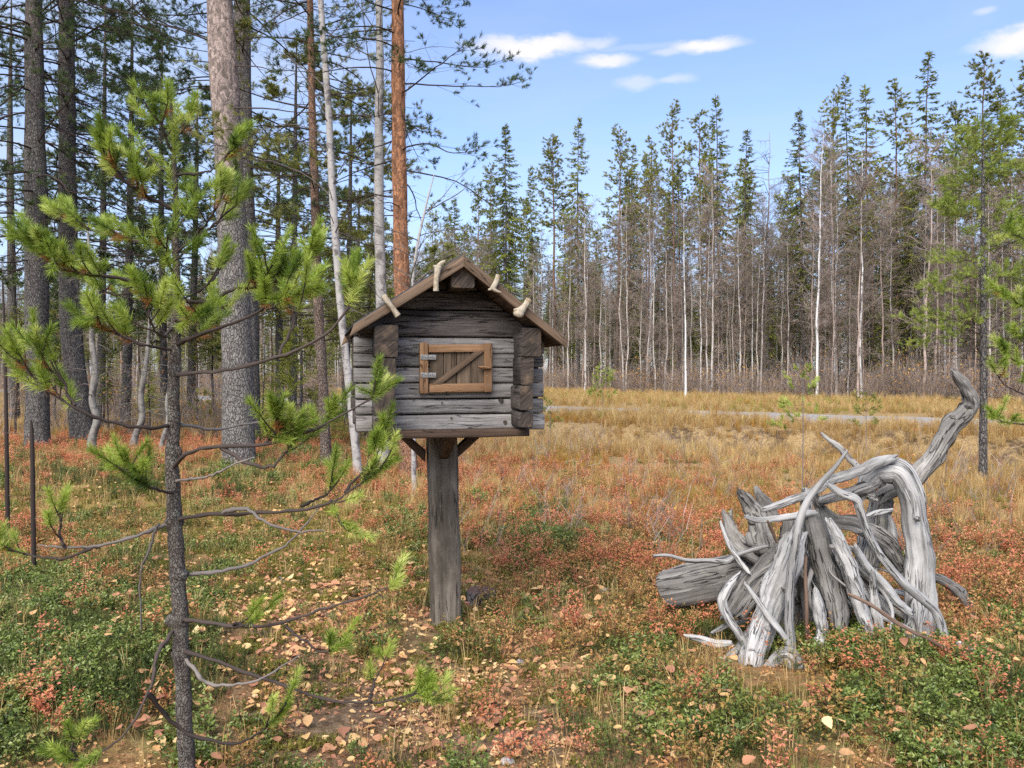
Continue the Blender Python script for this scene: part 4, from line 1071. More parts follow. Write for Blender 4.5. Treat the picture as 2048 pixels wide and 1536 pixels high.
rp('root', [(790, 622, 22), (860, 600, 26), (940, 575, 28), (1010, 545, 36), (1070, 520, 34)], 4.55, 4.6, M_DRIFTD, seed=4)
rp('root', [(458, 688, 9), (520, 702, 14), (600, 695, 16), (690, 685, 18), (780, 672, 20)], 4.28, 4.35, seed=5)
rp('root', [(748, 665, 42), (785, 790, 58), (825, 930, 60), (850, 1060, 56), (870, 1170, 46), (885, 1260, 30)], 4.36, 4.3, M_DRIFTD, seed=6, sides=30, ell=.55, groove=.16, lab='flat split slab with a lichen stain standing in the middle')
rp('root', [(690, 760, 42), (650, 850, 64), (610, 960, 68), (570, 1080, 62), (530, 1190, 62), (500, 1290, 66), (480, 1380, 56)], 4.35, 4.02, seed=7, sides=32, groove=.16, lab='thick pale root leaning to the left')
rp('root', [(650, 790, 22), (570, 870, 30), (490, 960, 34), (430, 1040, 34), (380, 1130, 26)], 4.5, 4.4, M_DRIFTD, seed=8)
rp('root', [(640, 880, 26), (560, 950, 34), (500, 1040, 38), (430, 1130, 28)], 4.42, 4.3, M_DRIFTD, seed=9)
rp('root', [(720, 560, 12), (735, 640, 24), (740, 740, 28), (735, 820, 30)], 4.42, 4.42, seed=10)
rp('root', [(770, 600, 22), (800, 650, 28), (860, 700, 34), (950, 720, 40), (1040, 765, 42), (1110, 830, 40), (1155, 920, 30)], 4.62, 4.6, M_DRIFTD, seed=11, sides=26, groove=.22)
rp('root', [(825, 700, 16), (870, 790, 32), (915, 900, 38), (950, 1020, 38), (985, 1130, 34), (1025, 1250, 24)], 4.26, 4.28, seed=12, sides=24)
rp('root', [(540, 1370, 22), (590, 1330, 30), (640, 1300, 40), (680, 1350, 46), (720, 1410, 46), (780, 1420, 26)], 4.02, 3.9, seed=13, sides=24, lab='broad pale root foot half sunk in the shrubs')
rp('root', [(770, 1000, 10), (785, 1080, 28), (795, 1170, 28), (800, 1240, 20)], 4.2, 4.2, seed=14)
rp('root', [(1022, 925, 10), (1030, 1020, 20), (1040, 1120, 24), (1060, 1210, 16)], 4.3, 4.3, seed=15)
rp('root', [(940, 820, 14), (1000, 900, 19), (1070, 985, 20), (1130, 1060, 20), (1190, 1110, 16)], 4.4, 4.35, seed=16)
rp('root', [(980, 690, 8), (1040, 672, 14), (1110, 658, 8)], 4.42, 4.42, seed=17)
rp('root', [(1095, 680, 8), (1108, 760, 20), (1120, 850, 22), (1150, 960, 20)], 4.7, 4.6, seed=18)
rp('root', [(368, 1325, 18), (430, 1270, 26), (500, 1180, 32), (560, 1090, 30), (600, 1000, 22)], 4.15, 4.3, seed=19, sides=22)
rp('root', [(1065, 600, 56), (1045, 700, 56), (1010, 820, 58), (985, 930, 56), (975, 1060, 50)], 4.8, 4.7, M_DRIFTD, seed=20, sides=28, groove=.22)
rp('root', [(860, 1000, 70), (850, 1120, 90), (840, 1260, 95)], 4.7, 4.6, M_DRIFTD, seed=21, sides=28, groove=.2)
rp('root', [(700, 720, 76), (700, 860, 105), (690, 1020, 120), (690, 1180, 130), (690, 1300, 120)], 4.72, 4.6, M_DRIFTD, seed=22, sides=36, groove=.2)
rp('root', [(430, 572, 12), (455, 600, 28), (495, 650, 42), (525, 710, 56), (540, 780, 62), (560, 850, 60)], 4.75, 4.7, M_DRIFTD, seed=23, sides=24, groove=.26, lab='ragged stub with a broken fork at its tip')
rp('root', [(508, 552, 9), (520, 590, 20), (550, 640, 30), (575, 710, 44)], 4.78, 4.75, M_DRIFTD, seed=24)
rp('root', [(366, 662, 10), (385, 715, 26), (405, 770, 40), (440, 820, 50), (500, 850, 56)], 4.85, 4.75, M_DRIFTD, seed=25, sides=20, groove=.24)
rp('root', [(402, 655, 5), (394, 700, 17), (404, 745, 26)], 4.85, 4.82, M_DRIFTD, seed=26)
rp('root', [(795, 320, 6), (830, 350, 10), (870, 378, 15), (915, 430, 15), (965, 480, 16)], 4.8, 4.7, M_DRIFTD, seed=27)
rp('root', [(1270, 945, 20), (1340, 975, 22), (1400, 1020, 26), (1440, 1080, 22), (1462, 1150, 12)], 4.8, 4.75, M_DRIFTD, seed=28)
rp('root', [(1080, 1010, 10), (1140, 1020, 14), (1220, 1050, 14)], 4.66, 4.7, seed=29)
rp('root', [(850, 1250, 20), (900, 1300, 26), (960, 1330, 18)], 4.1, 4.05, seed=30)
rp('root', [(780, 1220, 24), (830, 1280, 28), (860, 1310, 14)], 4.1, 4.0, seed=31)

# log lying behind it on the left
mb = MB(); L = with_d([(108, 1002, 86), (180, 988, 92), (320, 958, 92), (450, 930, 86), (600, 905, 76)], 5.05, 4.85)
LS = spline([[*zr(zx, zy, d), r * .4558 / F * d] for (zx, zy, r, d) in L], 34)
tube(mb, LS[:, :3], LS[:, 3] * np.r_[.97, np.ones(33)], 56, 1.0, .035, 50, 0, .5, None, .09, .3, rag=False)
lg = single('fallen_log', mb, M_DRIFTD, 'thick split weathered log lying on its side at the left of the root stump', 'log', GP(1400, 1210))
# loose branches leaning on or lying round it
def loose(name, pts, d0, d1, label, m=M_DRIFT, seed=0, cat='branch', **kw):
    mb = root(with_d(pts, d0, d1), seed=seed, sides=kw.pop('sides', 14), **kw)
    V = np.concatenate(mb.V); b = V[V[:, 2].argmin()]
    return single(name, mb, m, label, cat, (b[0], b[1], H1(b[0], b[1])))
loose('leaning_branch', [(908, 400, 7), (850, 475, 11), (770, 565, 15), (712, 660, 17), (682, 780, 20), (664, 900, 20), (655, 1020, 20), (652, 1150, 21), (660, 1290, 26)], 4.15, 4.08, 'long pale curved branch leaning upright over the front of the root stump', seed=61, groove=.05)
loose('leaning_branch', [(822, 540, 11), (880, 583, 18), (945, 612, 22), (965, 660, 19), (1000, 760, 19), (1060, 865, 18), (1150, 975, 20), (1240, 1050, 20), (1300, 1110, 20), (1330, 1190, 22), (1342, 1260, 18)], 4.2, 4.22, 'long kinked branch slanting down to the right across the thick bent root', seed=62, groove=.06)
loose('leaning_branch', [(438, 938, 10), (385, 1000, 22), (362, 1060, 22), (385, 1130, 21), (430, 1200, 20), (470, 1260, 18)], 4.18, 4.15, 'short hooked branch bowed outward at the left foot of the root stump', seed=63, groove=.06)
loose('leaning_branch', [(462, 982, 8), (510, 1045, 12), (570, 1130, 14), (640, 1225, 15), (665, 1290, 12)], 4.1, 4.05, 'straight thin stick slanting between the hooked branch and the long upright one', seed=64, groove=.04)
loose('loose_stick', [(58, 860, 6), (130, 858, 8), (210, 880, 9), (300, 882, 11), (380, 885, 12), (440, 850, 12), (510, 828, 12), (565, 815, 6)], 4.85, 4.55, 'thin wavy stick lying on top of the split log and pointing left', seed=65, groove=.04)
loose('loose_stick', [(352, 708, 4), (370, 760, 9), (395, 820, 11), (435, 880, 11), (480, 935, 9)], 4.5, 4.4, 'thin dead stick propped between the ragged stub and the split log', seed=66, groove=.03)
loose('loose_stick', [(195, 1210, 8), (260, 1222, 16), (330, 1245, 18), (410, 1245, 12)], 4.3, 4.2, 'short stub of root lying in the shrubs left of the stump foot', seed=67, groove=.06)
loose('loose_stick', [(315, 1200, 8), (380, 1165, 13), (450, 1145, 12), (520, 1135, 8)], 4.42, 4.4, 'thin pale stick poking out low behind the hooked branch', seed=68, groove=.05)
loose('loose_stick', [(1395, 1240, 10), (1470, 1285, 15), (1560, 1335, 16), (1640, 1372, 14), (1720, 1400, 9)], 4.05, 3.85, 'pale branch lying in the shrubs at the right edge of the picture', seed=69, groove=.05)
loose('loose_stick', [(910, 1024, 7), (960, 1048, 8), (1020, 1080, 8), (1100, 1135, 8), (1190, 1188, 8), (1280, 1232, 7), (1400, 1300, 6), (1500, 1350, 4)], 3.98, 3.8, 'thin reddish brown branch slanting across the feet of the stump', M_TWIGR, seed=70, groove=.0)
loose('loose_stick', [(728, 860, 6), (726, 960, 8), (730, 1060, 9), (732, 1150, 8), (735, 1230, 8)], 4.16, 4.14, 'thin straight reddish stick standing in front of the dark hollow of the stump', M_TWIGR, seed=71, groove=.0)
loose('loose_stick', [(560, 705, 5), (578, 745, 8), (600, 800, 6)], 4.25, 4.3, 'short brown twig stuck upright under the horizontal left root', M_TWIGR, seed=72, groove=.0)

# finer roots spreading between the big ones
qr = np.random.default_rng(404)
for k in range(34):
    side = qr.uniform(.18, .92); zx = 420 + side * 900; ztop = 700 + abs(side - .45) * 520 + qr.uniform(-40, 140)
    d0 = 4.5 + qr.uniform(-.12, .2); ln = qr.uniform(160, 420); dx = (side - .42) * qr.uniform(60, 420) + qr.normal(0, 40)
    r = qr.uniform(5, 15); zb_ = min(ztop + ln, 1290)
    pts = [(zx * .55 + 690 * .45, ztop, r * 1.2), (zx * .75 + 690 * .25 + dx * .2 + qr.normal(0, 18), ztop + (zb_ - ztop) * .35, r), (zx + dx * .6 + qr.normal(0, 22), ztop + (zb_ - ztop) * .7, r * .85), (zx + dx, zb_, r * .5)]
    rp('root', pts, d0, d0 - qr.uniform(.05, .28), M_DRIFT if k % 2 else M_DRIFTD, seed=430 + k, sides=12, groove=.12)
for (zx, zy, d, r) in [(1100, 520, 4.56, 30), (1215, 700, 4.42, 14), (640, 1010, 4.12, 16), (560, 1180, 3.98, 14), (840, 820, 4.25, 12), (1370, 250, 4.6, 12), (1440, 200, 4.57, 18), (1020, 600, 4.55, 22)]:
    rp('knot', [(zx - r * .8, zy - r * .3, r * .5), (zx, zy, r), (zx + r * .9, zy + r * .5, r * .4)], d, d - .015, M_DRIFTD, seed=int(zx), sides=14, groove=.2)
# ------------------------------------------------------------------ the young pine in front
YD = 2.70
def yp(px, py, dd=0): return P(px, py, YD + dd)
ybase = P(378, 1640, YD); ybase[2] = H1(ybase[0], YD) - .02
ypine = thing('young_pine', 'young pine with slim trunk and bright green needle shoots in the left foreground', 'pine tree', ybase)
yl = np.array(ypine.location)
TR = [(ybase[0] + .004, YD, ybase[2] - .05, .036)]
for (px, py, r) in [(374, 1536, 19), (368, 1420, 17.5), (361, 1250, 17), (355, 1140, 17), (349, 1040, 16.5), (345, 940, 15), (347, 840, 13.5), (349, 740, 12), (352, 640, 10), (353, 560, 8.5), (350, 470, 7.5), (352, 400, 6), (349, 330, 5), (345, 260, 4), (342, 205, 3)]:
    TR.append((*yp(px, py), r / F * YD))
TR = spline(TR, 90); tr_h = np.linspace(0, 1, 90)
mb = MB(); tube(mb, TR[:, :3], TR[:, 3] * .88 * (1 + .06 * np.sin(np.arange(90) * 1.7)), 16, 1, .05, 3, 0, tr_h)
ytr = part('trunk', mb, M_BARK_YOUNG, ypine, yl)
for (px, py) in [(353, 1240), (346, 1045), (350, 742), (349, 905), (362, 1310), (357, 1150)]:   # whorl collars
    c = yp(px, py); mb = MB(); tube(mb, [c - [0, 0, .02], c - [0, 0, .006], c + [0, 0, .006], c + [0, 0, .02]], np.array([.9, 1.22, 1.25, .9]) * (.0255 if py > 1000 else .019), 14, 1, .12, px)
    part('branch_collar', mb, M_BARK_YOUNG, ypine, yl)

def make_branch(parent, off, pts, seed, fol, shoots, bark=M_TWIGD, needle=M_NEEDLE_Y, r0=.009, r1=.002, brown=.12, nl=.031, nw=.0017, k=190, Ls=(.07, .15), cbias=0, upb=.55, extra=None, side_twigs=True):
    """pts: world polyline; fol: fraction from which shoots start; shoots: number of side shoots"""
    q = np.random.default_rng(seed); S = spline(pts, 26)
    wig = q.normal(0, 1, (26, 3)); wig = np.cumsum(wig, 0); wig -= np.linspace(0, 1, 26)[:, None] * wig[-1]; S = S + wig * .0016
    mb = MB(); q2 = np.random.default_rng(seed + 7); tube(mb, S + q2.normal(0, .0011, S.shape), np.linspace(r0, r1, 26) * (1 + .14 * q2.normal(0, 1, 26).clip(-1, 2.2)), 8, 1, .12, seed, 0, .35)
    t = nrm(np.gradient(S, axis=0)); nb = MB(); B = []; A = []; L = []; Bd = []; Ad = []
    L0 = np.linalg.norm(np.diff(S, axis=0), axis=1).sum()
    if fol < 1:
        # the last stretch itself carries needles
        n_ax = max(1, int(L0 * (1 - fol) / .10))
        for kx in range(n_ax):
            f = fol + (1 - fol) * (kx + .2) / n_ax; i = min(int(f * 25), 24)
            if f > .8 or q.uniform() < .35: B.append(S[i]); A.append(t[i]); L.append(L0 * (1 - fol) / n_ax * .9)
        B.append(S[-1] - t[-1] * .02); A.append(nrm(t[-1] + [0, 0, .35])); L.append(q.uniform(*Ls) * .9)
        for s_ in range(shoots):
            f = fol + (1 - fol) * (s_ + q.uniform(.1, .9)) / max(shoots, 1); i = min(int(f * 25), 25)
            sd = np.cross(t[i], [0, 0, 1]); sd = nrm(sd) * q.choice([-1, 1]) * q.uniform(.3, .95)
            d = nrm(t[i] * q.uniform(.45, .95) + sd + np.array([0, 0, upb * q.uniform(.2, 1.5)]))
            st = q.uniform(.02, .09) * (1 if side_twigs else .3); e = S[i] + d * st; d2 = nrm(d + [0, 0, .25] + q.normal(0, .12, 3))
            tube(mb, np.array([S[i], S[i] + d * st * .5 + [0, 0, -.004], e]), [r1 * 1.5, r1 * 1.2, r1], 5, 1, 0, seed, 0, .3)
            B.append(e); A.append(d2); L.append(q.uniform(*Ls))
            if q.uniform() < brown * 1.5: Bd.append(S[i] + d * st * .3); Ad.append(nrm(d + [0, 0, -.5]))
            if q.uniform() < .45:
                d3 = nrm(d2 + q.normal(0, .6, 3)); B.append(e - d2 * .01); A.append(d3); L.append(q.uniform(*Ls) * .7)
    if extra:
        for (p, d, l) in extra:
            B.append(p); A.append(d); L.append(l)
    br = part('branch', mb, bark, parent, off)
    if B:
        B = np.array(B); A = nrm(np.array(A)); L = np.array(L)
        sa = np.array(B); sb = B + A * L[:, None] * .97
        strips(nb, sa, sb, r1 * 2.0, r1 * 1.1, seed, .2, 1)
        kk = np.maximum((k * L / .1).astype(int), 30)
        C = np.clip(q.normal(.42 + cbias, .23, len(B)), 0, 1)
        for j in range(len(B)):
            needles(nb, B[j], A[j], L[j], int(kk[j] * q.uniform(.75, 1.1)), nl * q.uniform(.85, 1.12), nw, 1.15, seed * 100 + j, C[j])
        if Bd: needles(nb, np.array(Bd), np.array(Ad), .04, 34, nl, nw, .9, seed, .5, 2)
        part('needles', nb, [needle, bark, M_NEEDLE_BR], br, off, kind='stuff')
    return br
# (points in the picture with depth offset), foliage from, side shoots
YB = [
 ([(352, 600, 0), (420, 600, .02), (465, 580, .0), (515, 572, -.05), (545, 530, -.08)], .50, 9),
 ([(515, 572, -.05), (560, 560, -.02), (605, 530, .0), (628, 512, .0)], .25, 5),
 ([(545, 575, -.05), (575, 592, .05), (620, 596, .08)], .2, 3),
 ([(350, 592, 0), (290, 582, .05), (228, 590, .1), (180, 570, .15)], .35, 6),
 ([(345, 588, 0), (250, 560, -.1), (150, 545, -.2), (95, 518, -.25), (58, 486, -.25)], .35, 10),
 ([(350, 475, 0), (280, 482, .1), (200, 462, .2), (150, 440, .25), (105, 425, .3)], .25, 9),
 ([(346, 418, 0), (305, 402, .0), (262, 372, -.05), (225, 335, -.08), (200, 290, -.1)], .25, 9),
 ([(350, 350, 0), (318, 335, .05), (285, 325, .1), (255, 308, .15)], .3, 4),
 ([(352, 350, 0), (395, 345, .0), (430, 330, .0), (466, 295, 0)], .55, 3),
 ([(352, 505, 0), (395, 470, -.05), (430, 425, -.1), (448, 372, -.1)], .40, 5),
 ([(352, 500, 0), (400, 470, .1), (440, 440, .1), (475, 405, .1)], .45, 4),
 ([(350, 610, 0), (400, 580, .1), (425, 560, .15), (445, 530, .2)], .4, 3),
 ([(352, 560, 0), (340, 520, -.15), (338, 470, -.25)], .3, 3),
 ([(350, 690, 0), (420, 665, -.1), (500, 632, -.15), (560, 600, -.2), (600, 590, -.2)], .55, 6),
 ([(350, 748, 0), (450, 737, -.15), (560, 708, -.25), (640, 672, -.3), (690, 625, -.3), (705, 580, -.3)], .80, 4),
 ([(560, 708, -.25), (590, 650, -.2), (600, 612, -.2)], .5, 2),
 ([(345, 655, 0), (320, 670, -.2), (300, 640, -.3), (303, 600, -.32)], .45, 5),
 ([(345, 700, 0), (290, 690, -.15), (230, 665, -.2), (190, 655, -.25)], .3, 6),
 ([(350, 700, 0), (390, 672, .15), (430, 640, .25), (445, 610, .3)], .3, 4),
 ([(345, 850, 0), (290, 852, -.1), (215, 838, -.15), (150, 812, -.2), (95, 780, -.2), (40, 752, -.2)], .62, 6),
 ([(150, 812, -.2), (130, 770, -.2), (95, 730, -.22), (80, 700, -.25)], .3, 4),
 ([(95, 790, -.2), (60, 745, -.2), (30, 715, -.2)], .3, 3),
 ([(348, 845, 0), (400, 855, .1), (450, 857, .2), (520, 845, .3), (560, 838, .3)], .97, 0),
 ([(347, 935, 0), (380, 905, -.1), (440, 893, -.15), (530, 888, -.2), (600, 868, -.2), (660, 838, -.2), (730, 800, -.2), (750, 780, -.2)], .86, 2),
 ([(530, 888, -.2), (548, 870, -.22), (566, 855, -.25)], .2, 4),
 ([(445, 895, -.15), (500, 930, -.2), (545, 934, -.2), (572, 908, -.2), (590, 875, -.22)], .75, 3),
 ([(600, 868, -.2), (640, 850, -.1), (660, 830, -.1)], .4, 2),
 ([(347, 965, 0), (410, 955, -.2), (470, 930, -.3), (510, 915, -.3)], .97, 0),
 ([(350, 985, 0), (300, 975, -.2), (270, 955, -.25), (258, 930, -.3)], .25, 6),
 ([(340, 1042, 0), (280, 1070, -.1), (205, 1091, -.15), (130, 1096, -.2), (75, 1090, -.2)], .97, 0),
 ([(130, 1096, -.2), (122, 1060, -.2), (122, 1015, -.2)], .2, 3),
 ([(205, 1091, -.15), (130, 1116, -.2), (70, 1112, -.2), (10, 1098, -.2)], .72, 4),
 ([(350, 1040, 0), (420, 1028, -.1), (500, 1025, -.15), (580, 1018, -.2), (660, 1000, -.2), (720, 965, -.2), (775, 925, -.2)], .82, 4),
 ([(660, 1000, -.2), (672, 1020, -.2), (684, 1050, -.2)], .1, 3),
 ([(600, 1015, -.2), (650, 985, -.1), (665, 960, -.1)], .5, 3),
 ([(450, 1024, -.15), (490, 1020, -.2), (530, 1048, -.3), (590, 1065, -.3), (650, 1062, -.3)], .97, 0),
 ([(690, 985, -.2), (740, 935, -.1), (765, 885, -.1)], .5, 3),
 ([(375, 1148, .02), (460, 1143, .05), (530, 1120, .1), (590, 1080, .1), (640, 1010, .1)], .97, 0),
 ([(362, 1236, 0), (420, 1245, -.1), (490, 1255, -.15), (570, 1250, -.2), (650, 1220, -.25), (730, 1196, -.3), (790, 1168, -.3)], .95, 1),
 ([(570, 1250, -.2), (605, 1280, -.2), (640, 1305, -.2), (672, 1300, -.2)], .86, 2),
 ([(460, 1252, -.1), (480, 1250, -.2), (505, 1245, -.25)], .2, 2),
 ([(364, 1300, 0), (430, 1320, -.1), (510, 1350, -.15), (590, 1378, -.2), (670, 1402, -.25), (740, 1405, -.3), (800, 1398, -.3), (840, 1380, -.3)], .88, 4),
 ([(740, 1405, -.3), (745, 1375, -.3), (740, 1345, -.3)], .4, 1),
 ([(800, 1398, -.3), (850, 1400, -.3), (885, 1392, -.3)], .5, 1),
 ([(366, 1312, 0), (395, 1345, -.1), (420, 1368, -.1), (470, 1370, -.15), (520, 1362, -.2), (600, 1310, -.1)], .97, 0),
 ([(350, 1255, 0), (315, 1310, -.1), (298, 1380, -.15), (250, 1460, -.2), (185, 1520, -.25)], .93, 1),
 ([(298, 1388, -.15), (340, 1440, -.1), (400, 1475, -.1), (470, 1485, -.15), (520, 1465, -.2), (570, 1415, -.2)], .82, 3),
 ([(185, 1520, -.25), (150, 1520, -.25), (140, 1470, -.3)], .3, 3),
 ([(318, 1048, -.1), (295, 1100, -.1), (278, 1170, -.1), (283, 1260, -.1)], .97, 0),
 ([(352, 300, 0), (360, 270, .05), (380, 230, .1)], .3, 3), ([(348, 300, 0), (330, 270, -.05), (312, 235, -.1)], .3, 3),
 ([(352, 400, 0), (385, 395, .2), (410, 380, .3)], .3, 3), ([(350, 640, 0), (385, 640, -.3), (410, 625, -.4)], .35, 3),
]
for i, (pp, fol, ns) in enumerate(YB):
    pts = [yp(*p) for p in pp]; dead = fol > .96
    make_branch(ypine, yl, pts, 500 + i, 1.0 if dead else fol, int(ns * 1.4 + .5) if pp[0][1] < 1000 else ns, bark=M_TWIGG if dead else M_TWIGD, r0=.0074 if len(pts) > 4 else .005, r1=.0021,
                brown=.22 if pp[0][1] < 800 else .08, cbias=.12 if pp[0][1] < 1000 else .2, Ls=(.05, .10) if pp[0][1] < 1000 else (.045, .08), k=310)
# leader shoots and needles close along the upper stem
tp = [(yp(342, 225), nrm([0, 0, 1.]), .10), (yp(343, 262), nrm([.3, 0, 1.]), .09), (yp(343, 262), nrm([-.35, -.1, 1.]), .08), (yp(350, 330), nrm([.1, -.3, 1]), .12), (yp(351, 400), nrm([-.1, -.4, 1]), .10), (yp(352, 480), nrm([0.1, -.3, 1]), .12), (yp(352, 545), nrm([-.2, -.4, 1]), .10)]
make_branch(ypine, yl, [yp(345, 262), yp(344, 240), yp(342, 205)], 590, 1.0, 0, r0=.005, extra=tp, r1=.002)

# ------------------------------------------------------------------ larger trees near the hut
def tree_trunk(mb, px_pts, d, sides=20, rough=.04, seed=0, n=40, ext=None, ell=1.0):
    """px_pts: (px,py,width px[,depth]) from foot to top"""
    L = []
    for p in px_pts:
        dd = p[3] if len(p) > 3 else d; L.append([*P(p[0], p[1], dd), p[2] / 2 / F * dd])
    L[0][2] = min(L[0][2], H1(L[0][0], L[0][1]) - .05)
    if ext:
        a = np.array(L[-1]); b = np.array(L[-2]); dr = (a - b)[:3]; dr = dr / dr[2]
        L.append([*(a[:3] + dr * ext), a[3] * .45])
    S = spline(L, n); C = (S[:, 2] - S[0, 2]) / 12.0
    tube(mb, S[:, :3], S[:, 3], sides, ell, rough, seed, 0, C)
    return S
def crown(mb, S, seed, z0, z1, nbr, Lf, rise, nsub=6, tuf=4, needle_k=26, nl=.07, nw=.006, droop=.25, dead_below=None, azr=None, br=.012, tl=.045, cb=0.0, cutz=99, keep=None):
    """branches with secondary twigs and needle tufts, material 0 bark, 1 needles"""
    q = np.random.default_rng(seed); zz = S[:, 2]; A = []; B = []; W0 = []; W1 = []; TB = []; TA = []; TC = []
    for k in range(nbr):
        z = z0 + (z1 - z0) * ((k + q.uniform(0, .6)) / nbr); i = int(np.clip(np.searchsorted(zz, z), 1, len(S) - 1)); o = S[i, :3] * 1.0; o[2] = z
        a = q.uniform(0, 2 * math.pi) if azr is None else q.uniform(*azr); L = Lf(z) * q.uniform(.6, 1.15); dead = dead_below is not None and z < dead_below
        e = rise * q.uniform(.4, 1.5); d = np.array([math.cos(a) * math.cos(e), math.sin(a) * math.cos(e), math.sin(e)])
        n = 9; p = [o]
        for j in range(n):
            d = nrm(d + q.normal(0, .09, 3) + np.array([0, 0, (-droop if j < n * .6 else droop * 1.3) / n * 2])); p.append(p[-1] + d * L / n)
        p = np.array(p); r = np.linspace(br, br * .25, n + 1) * (L / 2 + .4)
        tube(mb, p, r, 5, 1, 0, seed + k, 0, .3)
        for s_ in range(nsub if not dead else 3):
            f = q.uniform(.28, 1.0); j = min(int(f * n), n - 1); b0 = p[j] + (p[j + 1] - p[j]) * q.uniform(); t = nrm(p[j + 1] - p[j])
            sd = nrm(np.cross(t, [0, 0, 1])) * q.choice([-1, 1]); ds = nrm(t * q.uniform(.5, 1) + sd * q.uniform(.4, 1) + np.array([0, 0, q.uniform(-.15, .35)]))
            sl = L * .34 * (1.15 - f) + .14; b1 = b0 + ds * sl * .5; ds2 = nrm(ds + q.normal(0, .2, 3) + [0, 0, .15]); b2 = b1 + ds2 * sl * .5
            A += [b0, b1]; B += [b1, b2]; W0 += [br * .55, br * .4]; W1 += [br * .4, br * .2]
            if not dead:
                for g in range(tuf + 2):
                    ff = q.uniform(.25, 1) if g else 1.0; c = b0 + (b2 - b0) * ff if ff > .5 else b1
                    dd = nrm(ds2 + q.normal(0, .5, 3) + [0, 0, .3]); e_ = c + dd * q.uniform(.03, .09)
                    A.append(c); B.append(e_); W0.append(br * .25); W1.append(br * .15); TB.append(e_ - dd * tl * .5); TA.append(dd); TC.append(np.clip(q.normal(.45 + cb, .22), 0, 1))
            else:
                for g in range(3):
                    c = b0 + (b2 - b0) * q.uniform(.3, 1); A.append(c); B.append(c + nrm(ds2 + q.normal(0, .6, 3)) * q.uniform(.06, .22)); W0.append(.004); W1.append(.002)
    strips(mb, np.array(A), np.array(B), W0, W1, seed, .35, 0)
    if TB:
        TB = np.array(TB)
        if keep is not None:
            kx = keep(TB); TB = TB[kx]; TA = np.array(TA)[kx]; TC = np.array(TC)[kx]
        needles(mb, TB, np.array(TA), tl, needle_k, nl, nw, .85, seed, np.array(TC), 1)

def near_tree(name, label, cat, trunkpx, d, bark, crowns, group=None, ext=None, **kw):
    mb = MB(); S = tree_trunk(mb, trunkpx, d, ext=ext, **kw)
    t = thing(name, label, cat, (S[0, 0], S[0, 1], H1(S[0, 0], S[0, 1])), group); off = np.array(t.location)
    part('trunk', mb, bark, t, off)
    if crowns:
        cbm = MB(); mats = crowns[0].pop('mats')
        for c in crowns:
            c = dict(c); c.pop('mats', None); crown(cbm, S, **c)
        part('crown', cbm, mats, t, off)
    return t, S, off
ND = [M_TWIGD, M_NEEDLE_D]; NM = [M_TWIGD, M_NEEDLE_M]; NL_ = [M_TWIGD, M_NEEDLE_L]
# big pine right behind the young one
t, S, off = near_tree('pine_tree', 'thickest pine, its bark grey and scaly below, smooth and pinkish above', 'pine tree',
   [(482, 975, 78), (480, 940, 66), (478, 860, 62), (474, 700, 60), (466, 500, 57), (456, 300, 54), (447, 150, 54), (440, 0, 50), (434, -160, 46)], 12.0, M_BARK_BIG,
   [dict(mats=ND, seed=1, z0=7.2, z1=14.5, nbr=34, Lf=lambda z: 2.6, rise=.2, nsub=9, tuf=4), dict(seed=91, z0=5.4, z1=7.6, nbr=5, Lf=lambda z: 1.8, rise=.05, nsub=5, dead_below=9)], ext=6.0, sides=36, n=70, rough=.03)
near_tree('pine_tree', 'dark greenish pine trunk hidden right behind the thickest pine', 'pine tree',
   [(505, 925, 44), (503, 860, 36), (500, 700, 36), (494, 500, 34), (488, 250, 32), (484, 0, 30)], 16.5, M_BARK_DARK,
   [dict(mats=ND, seed=2, z0=3.9, z1=12, nbr=74, Lf=lambda z: 2.4, rise=.05, nsub=9, tuf=4, needle_k=18, dead_below=4.6)], ext=6.0)
near_tree('pine_tree', 'dark rough barked pine nearest the left edge of the picture', 'pine tree',
   [(78, 905, 54), (76, 860, 44), (74, 700, 42), (72, 450, 42), (70, 250, 36), (68, 0, 30)], 16.0, M_BARK_DARK,
   [dict(mats=ND, seed=3, z0=4.1, z1=12, nbr=84, Lf=lambda z: 3.0, rise=-.05, nsub=10, tuf=4, needle_k=20, dead_below=5.0)], ext=6.0, sides=24)
near_tree('pine_tree', 'dark pine standing second from the left edge, its trunk slightly bent at the foot', 'pine tree',
   [(172, 900, 50), (160, 820, 42), (146, 700, 40), (137, 560, 36), (135, 350, 32), (134, 150, 30), (133, 0, 28)], 17.0, M_BARK_DARK,
   [dict(mats=ND, seed=4, z0=3.8, z1=12, nbr=84, Lf=lambda z: 3.0, rise=.0, nsub=10, tuf=4, needle_k=20, dead_below=4.8)], ext=6.0, sides=24)
near_tree('pine_tree', 'slender reddish brown pine between the thickest pine and the leaning birch', 'pine tree',
   [(656, 955, 26), (652, 900, 22), (645, 760, 20), (636, 600, 19), (630, 400, 17), (624, 200, 14), (620, 0, 12)], 12.3, M_BARK_BROWN,
   [dict(mats=NM, seed=5, z0=3.4, z1=9.5, nbr=56, Lf=lambda z: 1.7 - .1 * max(z - 6, 0), rise=.12, nsub=8, tuf=4, needle_k=20, dead_below=4.2)], ext=2.5)
near_tree('pine_tree', 'straight pine with bright orange flaking bark rising behind the roof of the hut', 'pine tree',
   [(822, 985, 44), (818, 930, 36), (810, 760, 32), (803, 560, 31), (800, 400, 29), (797, 200, 27), (795, 0, 24)], 11.2, M_BARK_ORANGE,
   [dict(mats=ND, seed=6, z0=3.7, z1=10.5, nbr=52, Lf=lambda z: 1.75 - .05 * max(z - 5, 0), rise=.10, nsub=9, tuf=3, needle_k=22, nl=.06, dead_below=3.95, br=.010)], ext=3.5)
